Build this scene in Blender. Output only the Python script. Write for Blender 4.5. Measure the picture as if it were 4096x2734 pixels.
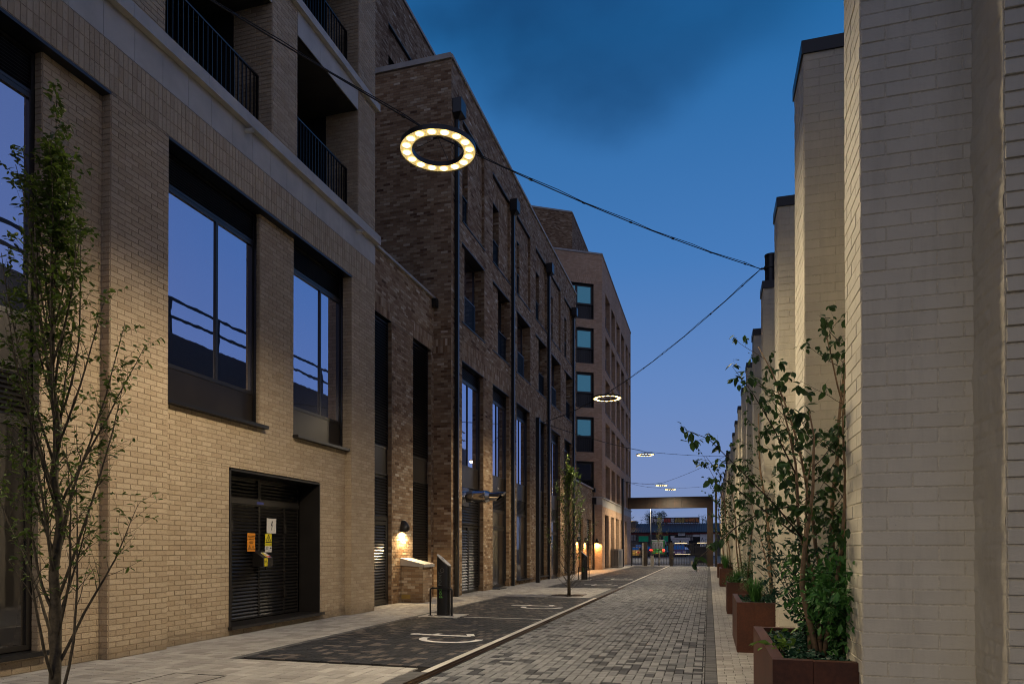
import bpy, math, random
import numpy as np
from mathutils import Vector, Matrix, noise as mnoise

for o in list(bpy.data.objects): bpy.data.objects.remove(o, do_unlink=True)
S = bpy.context.scene
COL = S.collection
rng = np.random.default_rng(7)
rnd = random.Random(11)
PI = math.pi
rad = math.radians

# ------------------------------------------------------------------ camera
FPX, EYE, YAW, PITCH = 2730.0, 1.45, math.atan(788/2730), rad(0.5)
cam = bpy.data.cameras.new('camera')
cam_o = bpy.data.objects.new('camera', cam); COL.objects.link(cam_o)
cam.sensor_width = 36; cam.lens = 36*FPX/4096
cam.shift_y = (2193 - FPX*math.tan(PITCH) - 1367)/4096
cam.clip_start = 0.05; cam.clip_end = 2000
cam_o.location = (0, 0, EYE)
cam_o.rotation_euler = (PI/2 + PITCH, 0, YAW)
S.camera = cam_o
PPY = 2193 - FPX*math.tan(PITCH)
_M = cam_o.rotation_euler.to_matrix()
_R = np.array(_M.col[0]); _U = np.array(_M.col[1]); _F = -np.array(_M.col[2])
def seen(P):
    """size per metre (photo pixels) of points in view, 0 where out of view: only used to pick the 300 that show largest"""
    V = np.asarray(P, float) - np.array([0, 0, EYE])
    w = V @ _F
    x = 2048 + FPX*(V @ _R)/np.maximum(w, .1); y = PPY - FPX*(V @ _U)/np.maximum(w, .1)
    ok = (w > .3) & (x > 0) & (x < 4096) & (y > 0) & (y < 2734)
    return np.where(ok, FPX/np.maximum(w, .1), 0)

# ------------------------------------------------------------------ world, sun, exposure
W = bpy.data.worlds.new('World'); S.world = W; W.use_nodes = True
nt = W.node_tree; nt.nodes.clear()
N = nt.nodes.new
out = N('ShaderNodeOutputWorld'); bg = N('ShaderNodeBackground')
sky = N('ShaderNodeTexSky'); sky.sky_type = 'NISHITA'; sky.sun_disc = False
sky.sun_elevation = rad(0.5); sky.sun_rotation = rad(200); sky.air_density = 1.6; sky.dust_density = .3; sky.ozone_density = 10
sky.altitude = 0
bg.inputs['Strength'].default_value = 1.0
# thin dusk cloud: a soft darker veil high up and a faint pale bank low down
tc = N('ShaderNodeTexCoord'); sep = N('ShaderNodeSeparateXYZ'); nt.links.new(tc.outputs['Generated'], sep.inputs[0])
dusk = N('ShaderNodeValToRGB'); cr = dusk.color_ramp
cr.elements[0].position = 0.0; cr.elements[0].color = (.128, .188, .335, 1)
cr.elements[1].position = 1.0; cr.elements[1].color = (.005, .045, .145, 1)
for p, c in ((.10, (.125, .180, .345)), (.22, (.088, .164, .345)), (.38, (.042, .132, .315)), (.60, (.011, .090, .230)), (.80, (.006, .06, .19))):
    e = cr.elements.new(p); e.color = (*c, 1)
nt.links.new(sep.outputs['Z'], dusk.inputs['Fac'])
mp = N('ShaderNodeMapping'); mp.inputs['Scale'].default_value = (1.6, 1.6, 2.6); mp.inputs['Rotation'].default_value = (.3, .5, .9)
nt.links.new(tc.outputs['Generated'], mp.inputs['Vector'])
cl = N('ShaderNodeTexNoise'); cl.inputs['Scale'].default_value = 1.9; cl.inputs['Detail'].default_value = 5; cl.inputs['Roughness'].default_value = .45
nt.links.new(mp.outputs[0], cl.inputs['Vector'])
clr = N('ShaderNodeMapRange'); clr.inputs['From Min'].default_value = .32; clr.inputs['From Max'].default_value = .60
clr.inputs['To Min'].default_value = .3; clr.inputs['To Max'].default_value = .85; nt.links.new(cl.outputs['Fac'], clr.inputs['Value'])
_a, _b = (2480-2048)/FPX, -(-420-PPY)/FPX
_c = Vector(_F)+Vector(_R)*_a+Vector(_U)*_b; _c.normalize()
cd = N('ShaderNodeVectorMath'); cd.operation = 'DISTANCE'; cd.inputs[1].default_value = tuple(_c)
wv = N('ShaderNodeVectorMath'); wv.operation = 'MULTIPLY_ADD'; wv.inputs[1].default_value = (.35, .35, .35); nt.links.new(cl.outputs['Color'], wv.inputs[0]); nt.links.new(tc.outputs['Generated'], wv.inputs[2])
ws = N('ShaderNodeVectorMath'); ws.operation = 'SUBTRACT'; ws.inputs[1].default_value = (.175, .175, .175); nt.links.new(wv.outputs[0], ws.inputs[0]); nt.links.new(ws.outputs[0], cd.inputs[0])
hi = N('ShaderNodeMapRange'); hi.interpolation_type = 'SMOOTHSTEP'; hi.inputs['From Min'].default_value = .25; hi.inputs['From Max'].default_value = .13
nt.links.new(cd.outputs['Value'], hi.inputs['Value'])
mul = N('ShaderNodeMath'); mul.operation = 'MULTIPLY'; nt.links.new(clr.outputs[0], mul.inputs[0]); nt.links.new(hi.outputs[0], mul.inputs[1])
mixc = N('ShaderNodeMixRGB'); mixc.inputs['Color2'].default_value = (.004, .028, .075, 1)
nt.links.new(mul.outputs[0], mixc.inputs['Fac']); nt.links.new(dusk.outputs['Color'], mixc.inputs['Color1'])
lo = N('ShaderNodeMapRange'); lo.inputs['From Min'].default_value = .03; lo.inputs['From Max'].default_value = .12
lo.inputs['To Min'].default_value = 1; lo.inputs['To Max'].default_value = 0; nt.links.new(sep.outputs['Z'], lo.inputs['Value'])
cl2 = N('ShaderNodeTexNoise'); cl2.inputs['Scale'].default_value = 9; cl2.inputs['Detail'].default_value = 4
mp2 = N('ShaderNodeMapping'); mp2.inputs['Scale'].default_value = (1, 1, 4); nt.links.new(tc.outputs['Generated'], mp2.inputs[0]); nt.links.new(mp2.outputs[0], cl2.inputs['Vector'])
clr2 = N('ShaderNodeMapRange'); clr2.inputs['From Min'].default_value = .45; clr2.inputs['From Max'].default_value = .65; clr2.inputs['To Max'].default_value = .55
nt.links.new(cl2.outputs['Fac'], clr2.inputs['Value'])
mul2 = N('ShaderNodeMath'); mul2.operation = 'MULTIPLY'; nt.links.new(clr2.outputs[0], mul2.inputs[0]); nt.links.new(lo.outputs[0], mul2.inputs[1])
mixd = N('ShaderNodeMixRGB'); mixd.inputs['Color2'].default_value = (.17, .20, .32, 1)
nt.links.new(mul2.outputs[0], mixd.inputs['Fac']); nt.links.new(mixc.outputs[0], mixd.inputs['Color1'])
# the physical sky at dusk adds its own faint glow to the gradient
adds = N('ShaderNodeMixRGB'); adds.blend_type = 'ADD'; adds.inputs['Fac'].default_value = 0.05
# afterglow on the side the windows reflect, away from the camera's view
dt = N('ShaderNodeVectorMath'); dt.operation = 'DOT_PRODUCT'; dt.inputs[1].default_value = (.97, -.15, .10); nt.links.new(tc.outputs['Generated'], dt.inputs[0])
gl = N('ShaderNodeMapRange'); gl.interpolation_type = 'SMOOTHSTEP'; gl.inputs['From Min'].default_value = .25; gl.inputs['From Max'].default_value = 1.; gl.inputs['To Max'].default_value = .6; nt.links.new(dt.outputs['Value'], gl.inputs['Value'])
mixg = N('ShaderNodeMixRGB'); mixg.inputs['Color2'].default_value = (.20, .20, .32, 1)
nt.links.new(gl.outputs[0], mixg.inputs['Fac']); nt.links.new(mixd.outputs[0], mixg.inputs['Color1'])
dt2 = N('ShaderNodeVectorMath'); dt2.operation = 'DOT_PRODUCT'; dt2.inputs[1].default_value = (.10, -.99, .10); nt.links.new(tc.outputs['Generated'], dt2.inputs[0])
gl2 = N('ShaderNodeMapRange'); gl2.interpolation_type = 'SMOOTHSTEP'; gl2.inputs['From Min'].default_value = -.15; gl2.inputs['From Max'].default_value = .9; gl2.inputs['To Max'].default_value = .8; nt.links.new(dt2.outputs['Value'], gl2.inputs['Value'])
mixh = N('ShaderNodeMixRGB'); mixh.inputs['Color2'].default_value = (.150, .142, .165, 1)
nt.links.new(gl2.outputs[0], mixh.inputs['Fac']); nt.links.new(mixg.outputs[0], mixh.inputs['Color1'])
nt.links.new(mixh.outputs[0], adds.inputs['Color1']); nt.links.new(sky.outputs[0], adds.inputs['Color2'])
nt.links.new(adds.outputs[0], bg.inputs['Color']); nt.links.new(bg.outputs[0], out.inputs[0])
sun = bpy.data.lights.new('sun', 'SUN'); sun.energy = 0.03; sun.angle = rad(20); sun.color = (1, .8, .65)
sun_o = bpy.data.objects.new('sun', sun); COL.objects.link(sun_o); sun_o.rotation_euler = (rad(84), 0, rad(200))
S.view_settings.view_transform = 'Standard'; S.view_settings.look = 'None'; S.view_settings.gamma = 1
S.view_settings.exposure = 0.55; S.view_settings.use_curve_mapping = False
S.cycles.use_denoising = True; S.cycles.filter_width = 1.05
S.cycles.max_bounces = 6; S.cycles.diffuse_bounces = 3; S.cycles.glossy_bounces = 3; S.cycles.transparent_max_bounces = 6
S.cycles.caustics_reflective = False; S.cycles.caustics_refractive = False

# ------------------------------------------------------------------ materials
def srgb(r, g, b):
    f = lambda c: (c/255/12.92) if c <= 10 else ((c/255+.055)/1.055)**2.4
    return (f(r), f(g), f(b))
def material(name):
    m = bpy.data.materials.new(name); m.use_nodes = True
    return m, m.node_tree, m.node_tree.nodes['Principled BSDF']
def pos_noise(t, scale, detail=4, rough=.55, stretch=None):
    g = t.nodes.new('ShaderNodeNewGeometry'); n = t.nodes.new('ShaderNodeTexNoise')
    n.inputs['Scale'].default_value = scale; n.inputs['Detail'].default_value = detail; n.inputs['Roughness'].default_value = rough
    if stretch:
        m = t.nodes.new('ShaderNodeMapping'); m.inputs['Scale'].default_value = stretch
        t.links.new(g.outputs['Position'], m.inputs[0]); t.links.new(m.outputs[0], n.inputs['Vector'])
    else: t.links.new(g.outputs['Position'], n.inputs['Vector'])
    return n
def ramp(t, src, stops, interp='LINEAR'):
    r = t.nodes.new('ShaderNodeValToRGB'); r.color_ramp.interpolation = interp
    e = r.color_ramp.elements; e[0].position, e[0].color = stops[0][0], (*stops[0][1], 1); e[1].position, e[1].color = stops[-1][0], (*stops[-1][1], 1)
    for p, c in stops[1:-1]:
        k = e.new(p); k.color = (*c, 1)
    t.links.new(src, r.inputs['Fac']); return r
def tint(t):
    a = t.nodes.new('ShaderNodeAttribute'); a.attribute_name = 'tint'; a.attribute_type = 'GEOMETRY'
    b = t.nodes.new('ShaderNodeAttribute'); b.attribute_name = 'tint'; b.attribute_type = 'OBJECT'
    s = t.nodes.new('ShaderNodeMath'); s.operation = 'ADD'
    t.links.new(a.outputs['Fac'], s.inputs[0]); t.links.new(b.outputs['Fac'], s.inputs[1]); return s.outputs[0]
def mix(t, fac, a, b, mode='MIX'):
    m = t.nodes.new('ShaderNodeMixRGB'); m.blend_type = mode
    for s, v in ((m.inputs['Fac'], fac), (m.inputs['Color1'], a), (m.inputs['Color2'], b)):
        if hasattr(v, 'links') or hasattr(v, 'is_output'): t.links.new(v, s)
        else: s.default_value = v if isinstance(v, (int, float)) else (*v, 1)
    return m.outputs[0]
def bump(t, bs, h, strength=.3, dist=.01):
    b = t.nodes.new('ShaderNodeBump'); b.inputs['Strength'].default_value = strength; b.inputs['Distance'].default_value = dist
    t.links.new(h, b.inputs['Height']); t.links.new(b.outputs[0], bs.inputs['Normal'])
def maprange(t, v, a, b, c=0., d=1.):
    m = t.nodes.new('ShaderNodeMapRange'); m.inputs[1].default_value = a; m.inputs[2].default_value = b; m.inputs[3].default_value = c; m.inputs[4].default_value = d
    t.links.new(v, m.inputs[0]); return m.outputs[0]
MAT = {}
def flat(name, col, rough=.6, metal=0, spec=.5, var=0., nscale=8):
    m, t, b = material(name)
    b.inputs['Roughness'].default_value = rough; b.inputs['Metallic'].default_value = metal
    b.inputs['Specular IOR Level'].default_value = spec
    if var:
        n = pos_noise(t, nscale)
        c = ramp(t, n.outputs['Fac'], [(.3, tuple(x*(1-var) for x in col)), (.7, tuple(min(1, x*(1+var)) for x in col))])
        t.links.new(c.outputs[0], b.inputs['Base Color'])
    else: b.inputs['Base Color'].default_value = (*col, 1)
    MAT[name] = m; return m
def brick_mat(name, stops, crease=.5, cscale=28, bumps=.35, dirt=True):
    m, t, b = material(name)
    b.inputs['Roughness'].default_value = .9; b.inputs['Specular IOR Level'].default_value = .2
    c = ramp(t, tint(t), stops).outputs[0]
    n1 = pos_noise(t, cscale, 5, .65, (1, 1, 2.4)); n2 = pos_noise(t, 90, 3, .6)
    k = maprange(t, n1.outputs['Fac'], .56, .70, 1, 1-crease)
    c = mix(t, 1., c, k, 'MULTIPLY')
    k2 = maprange(t, n2.outputs['Fac'], .3, .7, .88, 1.1); c = mix(t, 1., c, k2, 'MULTIPLY')
    if dirt:
        n3 = pos_noise(t, .35, 4, .6, (1, 1, .5)); k3 = maprange(t, n3.outputs['Fac'], .3, .7, .86, 1.1); c = mix(t, 1., c, k3, 'MULTIPLY')
    gz = t.nodes.new('ShaderNodeNewGeometry'); sz = t.nodes.new('ShaderNodeSeparateXYZ'); t.links.new(gz.outputs['Position'], sz.inputs[0])
    nd = pos_noise(t, 1.8, 5, .65); ad = t.nodes.new('ShaderNodeMath'); ad.operation = 'MULTIPLY_ADD'; ad.inputs[1].default_value = .55; t.links.new(nd.outputs['Fac'], ad.inputs[0]); t.links.new(sz.outputs['Z'], ad.inputs[2])
    c = mix(t, 1., c, maprange(t, ad.outputs[0], .30, .55, .62, 1.), 'MULTIPLY')
    t.links.new(c, b.inputs['Base Color'])
    bump(t, b, n1.outputs['Fac'], bumps, .006)
    MAT[name] = m; return m
brick_mat('tan_brick', [(0, (.43, .335, .225)), (.5, (.475, .38, .262)), (1, (.52, .42, .295))], .55, 26)
brick_mat('brown_brick', [(0, (.11, .062, .038)), (.22, (.20, .118, .066)), (.40, (.30, .195, .115)), (.60, (.42, .31, .20)), (.80, (.54, .44, .32)), (1, (.66, .58, .46))], .45, 34, .5)
brick_mat('pale_brick', [(0, (.50, .33, .215)), (.5, (.57, .39, .26)), (1, (.62, .44, .305))], .2, 30, .2)
def paint_mat(name, col, relief, dist):
    m, t, b = material(name)
    b.inputs['Roughness'].default_value = .55; b.inputs['Specular IOR Level'].default_value = .35
    n1 = pos_noise(t, 3.0, 5, .6); n2 = pos_noise(t, 38, 5, .6, (1, 1, 1.6)); n3 = pos_noise(t, 9, 3, .5); n4 = pos_noise(t, 160, 2, .5)
    c = ramp(t, n1.outputs['Fac'], [(.3, tuple(x*.9 for x in col)), (.7, col)]).outputs[0]
    k = maprange(t, n2.outputs['Fac'], .70, .76, 1, .55); c = mix(t, 1., c, k, 'MULTIPLY')
    tt = maprange(t, tint(t), 0, 1, .95, 1.03); c = mix(t, 1., c, tt, 'MULTIPLY')
    n5 = pos_noise(t, 2.2, 6, .7, (3.5, 3.5, .35)); c = mix(t, 1., c, maprange(t, n5.outputs['Fac'], .5, .75, 1., .86), 'MULTIPLY')
    t.links.new(c, b.inputs['Base Color'])
    s = t.nodes.new('ShaderNodeMath'); s.operation = 'ADD'; t.links.new(n2.outputs['Fac'], s.inputs[0]); t.links.new(n3.outputs['Fac'], s.inputs[1])
    bump(t, b, s.outputs[0], relief, dist)
    MAT[name] = m
paint_mat('painted_brick', (.70, .655, .535), .35, .006)
paint_mat('painted_render', (.68, .63, .51), .4, .012)
def mortar(name, col):
    m, t, b = material(name); b.inputs['Roughness'].default_value = .95; b.inputs['Specular IOR Level'].default_value = .1
    n = pos_noise(t, 60, 3); c = ramp(t, n.outputs['Fac'], [(.3, tuple(x*.8 for x in col)), (.7, tuple(x*1.15 for x in col))])
    t.links.new(c.outputs[0], b.inputs['Base Color']); bump(t, b, n.outputs['Fac'], .4, .004); MAT[name] = m
mortar('tan_mortar', (.36, .28, .20)); mortar('brown_mortar', (.25, .20, .15)); mortar('pale_mortar', (.42, .31, .24))
mortar('paint_mortar', (.66, .61, .49)); mortar('paver_sand', (.018, .017, .016))
def paver_mat(name, stops, rough=.75, interp='LINEAR'):
    m, t, b = material(name)
    b.inputs['Specular IOR Level'].default_value = .35
    c = ramp(t, tint(t), stops, interp).outputs[0]
    n1 = pos_noise(t, 240, 2, .6); n2 = pos_noise(t, 1.1, 5, .6); n3 = pos_noise(t, 1.3, 5, .6, (2.2, .16, 1)); n4 = pos_noise(t, 2.6, 6, .7)
    c = mix(t, 1., c, maprange(t, n3.outputs['Fac'], .35, .62, .86, 1.05), 'MULTIPLY'); c = mix(t, 1., c, maprange(t, n4.outputs['Fac'], .62, .72, 1., .72), 'MULTIPLY')
    c = mix(t, 1., c, maprange(t, n1.outputs['Fac'], .3, .7, .7, 1.3), 'MULTIPLY')
    c = mix(t, 1., c, maprange(t, n2.outputs['Fac'], .3, .7, .90, 1.08), 'MULTIPLY')
    t.links.new(c, b.inputs['Base Color'])
    t.links.new(maprange(t, n2.outputs['Fac'], .3, .7, rough-.14, rough+.1), b.inputs['Roughness'])
    bump(t, b, n1.outputs['Fac'], .35, .003); MAT[name] = m
paver_mat('road_paver', [(0, (.026, .028, .033)), (.17, (.050, .053, .060)), (.22, (.125, .130, .138)), (.45, (.17, .175, .182)), (.8, (.205, .21, .216)), (1, (.235, .24, .244))])
paver_mat('bay_paver', [(0, (.014, .016, .020)), (.45, (.021, .023, .028)), (.81, (.028, .030, .036)), (.83, (.085, .073, .068)), (1, (.115, .10, .093))])
paver_mat('buff_paver', [(0, (.27, .255, .235)), (.5, (.34, .328, .305)), (1, (.41, .395, .37))])
paver_mat('kerb_stone', [(0, (.52, .50, .45)), (1, (.62, .60, .55))])
paver_mat('edge_paver', [(0, (.07, .07, .073)), (1, (.13, .13, .13))])
flat('dark_metal', (.016, .014, .013), .38, .0, .6, .2, 3)
flat('black_metal', (.008, .008, .009), .35, 0, .6)
flat('panel_metal', (.026, .021, .018), .33, .3, .6, .25, 1.5)
flat('slat_metal', (.020, .018, .017), .30, .4, .7)
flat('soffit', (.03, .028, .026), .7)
flat('stone', (.46, .44, .40), .75, 0, .3, .12, 2.5)
flat('coping_stone', (.40, .38, .35), .7, 0, .3, .1, 3)
flat('steel', (.50, .50, .50), .16, 1.0)
flat('grey_metal', (.20, .19, .18), .45, .3, .5, .1, 3)
flat('white_paint', (.72, .70, .66), .6, 0, .4, .12, 20)
flat('plastic_white', (.6, .6, .58), .4)
flat('cable_rubber', (.01, .01, .01), .6)
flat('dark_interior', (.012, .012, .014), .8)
flat('asphalt', (.045, .046, .05), .8, 0, .4, .25, 1.2)
flat('ground_soil', (.05, .045, .04), .95, 0, .2, .3, 1)
flat('soil', (.022, .016, .011), .95, 0, .2, .4, 12)
flat('bark', (.085, .070, .048), .85, 0, .3, .45, 30)
flat('pale_bark', (.23, .155, .095), .75, 0, .3, .4, 22)
flat('dark_bark', (.050, .036, .026), .8, 0, .3, .4, 22)
flat('bronze_grate', (.10, .06, .035), .35, .8, .5, .4, 8)
def corten(name, a, b_, c_):
    m, t, b = material(name); n = pos_noise(t, 2.2, 6, .65); n2 = pos_noise(t, 40, 3, .6)
    c = ramp(t, n.outputs['Fac'], [(.25, a), (.5, b_), (.75, c_)]).outputs[0]
    c = mix(t, 1., c, maprange(t, n2.outputs['Fac'], .3, .7, .75, 1.2), 'MULTIPLY')
    t.links.new(c, b.inputs['Base Color']); b.inputs['Roughness'].default_value = .55; b.inputs['Specular IOR Level'].default_value = .4
    bump(t, b, n2.outputs['Fac'], .15, .003); MAT[name] = m
corten('corten', (.040, .015, .009), (.075, .024, .012), (.115, .038, .018))
corten('corten_dark', (.010, .008, .007), (.020, .012, .009), (.038, .017, .010))
def glass(name, refl, base, fac, rough=.02, wav=.0):
    m, t, b = material(name); t.nodes.remove(b); o = [n for n in t.nodes if n.type == 'OUTPUT_MATERIAL'][0]
    g = t.nodes.new('ShaderNodeBsdfGlossy'); g.inputs['Color'].default_value = (*refl, 1); g.inputs['Roughness'].default_value = rough
    d = t.nodes.new('ShaderNodeBsdfPrincipled'); d.inputs['Base Color'].default_value = (*base, 1); d.inputs['Roughness'].default_value = .3
    fr = t.nodes.new('ShaderNodeLayerWeight'); fr.inputs['Blend'].default_value = .35
    mx = t.nodes.new('ShaderNodeMixShader')
    t.links.new(maprange(t, fr.outputs['Facing'], 0, 1, fac, min(1, fac+.35)), mx.inputs['Fac'])
    t.links.new(d.outputs[0], mx.inputs[1]); t.links.new(g.outputs[0], mx.inputs[2]); t.links.new(mx.outputs[0], o.inputs['Surface'])
    if wav:
        n = pos_noise(t, 2.2, 2, .5); bp = t.nodes.new('ShaderNodeBump'); bp.inputs['Strength'].default_value = wav; bp.inputs['Distance'].default_value = .02
        t.links.new(n.outputs['Fac'], bp.inputs['Height']); t.links.new(bp.outputs[0], g.inputs['Normal'])
    MAT[name] = m
glass('window_glass', (.80, .80, .98), (.006, .008, .012), .64, .01, .03)
glass('dark_glass', (.7, .7, .75), (.015, .013, .011), .14, .02, .03)
glass('teal_glass', (.22, .70, .80), (.004, .05, .065), .6, .03, .03)
glass('car_glass', (.75, .85, 1), (.01, .014, .02), .45, .03)
def emit(name, col, s):
    m, t, b = material(name); b.inputs['Base Color'].default_value = (*col, 1)
    b.inputs['Emission Color'].default_value = (*col, 1); b.inputs['Emission Strength'].default_value = s; MAT[name] = m
emit('led_glow', (1, .84, .46), 9); emit('led_halo', (1, .78, .34), 1.5)
emit('cover_glow', (1, .76, .30), .36)
emit('lamp_warm', (1, .70, .34), 95)
emit('lamp_amber', (1, .50, .14), 130)
emit('street_sodium', (1, .6, .1), 30)
emit('tail_light', (1, .03, .02), 9)
emit('head_light', (1, .95, .9), 6)
emit('strip_glow', (1, .85, .6), .5)  # for pale gate strips that are no lamps: brightness put in as glow
emit('lit_room', (1, .80, .52), .16)
def leaf_mat(name, a, b_, trans=.25):
    m, t, b = material(name); c = ramp(t, tint(t), [(0, a), (1, b_)]).outputs[0]
    t.links.new(c, b.inputs['Base Color']); b.inputs['Roughness'].default_value = .5; b.inputs['Specular IOR Level'].default_value = .35
    o = [n for n in t.nodes if n.type == 'OUTPUT_MATERIAL'][0]; tr = t.nodes.new('ShaderNodeBsdfTranslucent'); t.links.new(c, tr.inputs['Color'])
    mx = t.nodes.new('ShaderNodeMixShader'); mx.inputs['Fac'].default_value = trans
    t.links.new(b.outputs[0], mx.inputs[1]); t.links.new(tr.outputs[0], mx.inputs[2]); t.links.new(mx.outputs[0], o.inputs['Surface']); MAT[name] = m
leaf_mat('hornbeam_leaf', (.05, .085, .014), (.13, .20, .03))
leaf_mat('birch_leaf', (.022, .055, .018), (.055, .12, .032))
leaf_mat('shrub_leaf', (.035, .115, .028), (.085, .24, .05))
leaf_mat('ivy_leaf', (.012, .045, .028), (.03, .09, .05))
leaf_mat('bright_leaf', (.10, .20, .03), (.16, .28, .05))
leaf_mat('far_leaf', (.02, .045, .018), (.05, .09, .03), .1)
leaf_mat('lime_leaf', (.09, .12, .02), (.17, .20, .04))
for nm, c in {'sign_orange': (.75, .27, .012), 'sign_yellow': (.72, .60, .01), 'sign_white': (.68, .66, .62), 'sign_black': (.01, .01, .01), 'sign_red': (.45, .02, .03), 'sign_blue': (.05, .07, .35),
              'car_gold': (.38, .21, .05), 'car_silver': (.45, .5, .6), 'car_green': (.05, .30, .05), 'car_navy': (.02, .03, .07), 'car_plum': (.14, .09, .22), 'tyre': (.01, .01, .01),
              'plate_yellow': (.6, .42, .03), 'plate_white': (.6, .6, .6), 'door_green': (.01, .48, .20), 'door_teal': (.03, .36, .38), 'garage_red': (.30, .06, .05), 'garage_white': (.78, .76, .72), 'roof_sheet': (.055, .038, .032),
              'graffiti_silver': (.72, .70, .70), 'graffiti_red': (.62, .09, .06), 'graffiti_ochre': (.62, .42, .10), 'graffiti_orange': (.66, .24, .06), 'board_dark': (.035, .03, .035), 'board_blue': (.05, .09, .16),
              'pod_green': (.10, .30, .06), 'pod_grey': (.10, .11, .11), 'vent_yellow': (.30, .20, .05), 'interior_cream': (.45, .38, .27), 'brick_old': (.10, .085, .075), 'magenta': (.25, .03, .2)}.items():
    flat(nm, c, .32 if nm.startswith('car_') else .6, .2 if nm.startswith('car_') else 0, .5, .08, 6)

# ------------------------------------------------------------------ object helpers
_w = {}
def wloc(o): return _w.get(o.name, Vector((0, 0, 0)))
def link(o, parent=None, at=(0, 0, 0), rz=0.0):
    """parent is never rotated here unless its children are built in its own frame"""
    COL.objects.link(o); at = Vector(at)
    if parent is not None:
        o.parent = parent; o.location = at - wloc(parent)
    else: o.location = at
    if rz: o.rotation_euler = (0, 0, rz)
    _w[o.name] = at; return o
def props(o, label=None, cat=None, group=None, kind=None):
    if label: o['label'] = label
    if cat: o['category'] = cat
    if group: o['group'] = group
    if kind: o['kind'] = kind
    return o
def thing(name, label, cat, at=(0, 0, 0), group=None):
    o = bpy.data.objects.new(name, None); o.empty_display_size = .2; link(o, None, at); return props(o, label, cat, group)
class MB:
    def __init__(s): s.v = []; s.f = []; s.t = []; s.s = []
    def add(s, v, f, tint=0., smooth=False):
        n = len(s.v); s.v += [tuple(p) for p in v]; s.f += [tuple(n+i for i in q) for q in f]; s.t += [tint]*len(f); s.s += [smooth]*len(f); return s
    def box(s, x0, x1, y0, y1, z0, z1, tint=0.):
        v = [(x, y, z) for z in (z0, z1) for y in (y0, y1) for x in (x0, x1)]
        return s.add(v, [(0, 2, 3, 1), (4, 5, 7, 6), (0, 1, 5, 4), (2, 6, 7, 3), (0, 4, 6, 2), (1, 3, 7, 5)], tint)
    def cyl(s, p, q, r, r2=None, n=10, cap=True, smooth=True):
        p, q = Vector(p), Vector(q); r2 = r if r2 is None else r2; d = (q-p).normalized()
        a = d.orthogonal().normalized(); b = d.cross(a)
        v = [c + (a*math.cos(2*PI*i/n) + b*math.sin(2*PI*i/n))*k for c, k in ((p, r), (q, r2)) for i in range(n)]
        s.add(v, [(i, (i+1) % n, n+(i+1) % n, n+i) for i in range(n)], 0, smooth)
        if cap: s.add(v[:n], [tuple(range(n-1, -1, -1))]); s.add(v[n:], [tuple(range(n))])
        return s
    def tube(s, pts, rr, n=6, smooth=True):
        pts = [Vector(p) for p in pts]; rings = []; a = None
        for i, p in enumerate(pts):
            d = (pts[min(i+1, len(pts)-1)] - pts[max(i-1, 0)]).normalized()
            a = (d.orthogonal() if a is None else a - d*a.dot(d)).normalized(); b = d.cross(a)
            r = rr[i] if hasattr(rr, '__len__') else rr
            rings += [p + (a*math.cos(2*PI*k/n) + b*math.sin(2*PI*k/n))*r for k in range(n)]
        f = [(j*n+k, j*n+(k+1) % n, (j+1)*n+(k+1) % n, (j+1)*n+k) for j in range(len(pts)-1) for k in range(n)]
        f += [tuple(range(n-1, -1, -1)), tuple(range((len(pts)-1)*n, len(pts)*n))]
        return s.add(rings, f, 0, smooth)
    def lathe(s, c, prof, n=16, smooth=True):
        v = [(c[0]+r*math.cos(2*PI*i/n), c[1]+r*math.sin(2*PI*i/n), c[2]+z) for r, z in prof for i in range(n)]
        return s.add(v, [(j*n+i, j*n+(i+1) % n, (j+1)*n+(i+1) % n, (j+1)*n+i) for j in range(len(prof)-1) for i in range(n)], 0, smooth)
    def prism(s, poly, axis, a, b):
        """poly of 2D points extruded along axis from a to b"""
        def P(u, v, w): return {'x': (w, u, v), 'y': (u, w, v), 'z': (u, v, w)}[axis]
        n = len(poly); v = [P(u, w, a) for u, w in poly] + [P(u, w, b) for u, w in poly]
        return s.add(v, [tuple(range(n)), tuple(range(2*n-1, n-1, -1))] + [(i, i+n, (i+1) % n+n, (i+1) % n) for i in range(n)])
    def mesh(s, name, mat, at=(0, 0, 0)):
        me = bpy.data.meshes.new(name); at = Vector(at)
        me.from_pydata([Vector(p)-at for p in s.v], [], s.f)
        if any(s.t): me.attributes.new('tint', 'FLOAT', 'FACE').data.foreach_set('value', s.t)
        if any(s.s): me.polygons.foreach_set('use_smooth', s.s)
        me.materials.append(MAT[mat] if isinstance(mat, str) else mat); me.update(); return me
    def obj(s, name, mat, parent=None, at=None, label=None, kind=None, group=None, cat=None, fix=False):
        if at is None: at = wloc(parent) if parent is not None else (0, 0, 0)
        me = s.mesh(name, mat, at); bm_fix(me) if fix else None
        return props(link(bpy.data.objects.new(name, me), parent, at), label, cat, group, kind)
def bm_fix(me):
    import bmesh
    b = bmesh.new(); b.from_mesh(me); bmesh.ops.recalc_face_normals(b, faces=b.faces); b.to_mesh(me); b.free()
def quads_mesh(name, V, Q, T, mat):
    me = bpy.data.meshes.new(name); n = len(Q)
    me.vertices.add(len(V)); me.vertices.foreach_set('co', np.asarray(V, np.float32).ravel())
    me.loops.add(4*n); me.loops.foreach_set('vertex_index', np.asarray(Q, np.int32).ravel())
    me.polygons.add(n); me.polygons.foreach_set('loop_start', np.arange(0, 4*n, 4, dtype=np.int32))
    me.update(calc_edges=True); me.shade_flat()
    me.attributes.new('tint', 'FLOAT', 'FACE').data.foreach_set('value', np.asarray(T, np.float32))
    me.materials.append(MAT[mat]); return me
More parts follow.
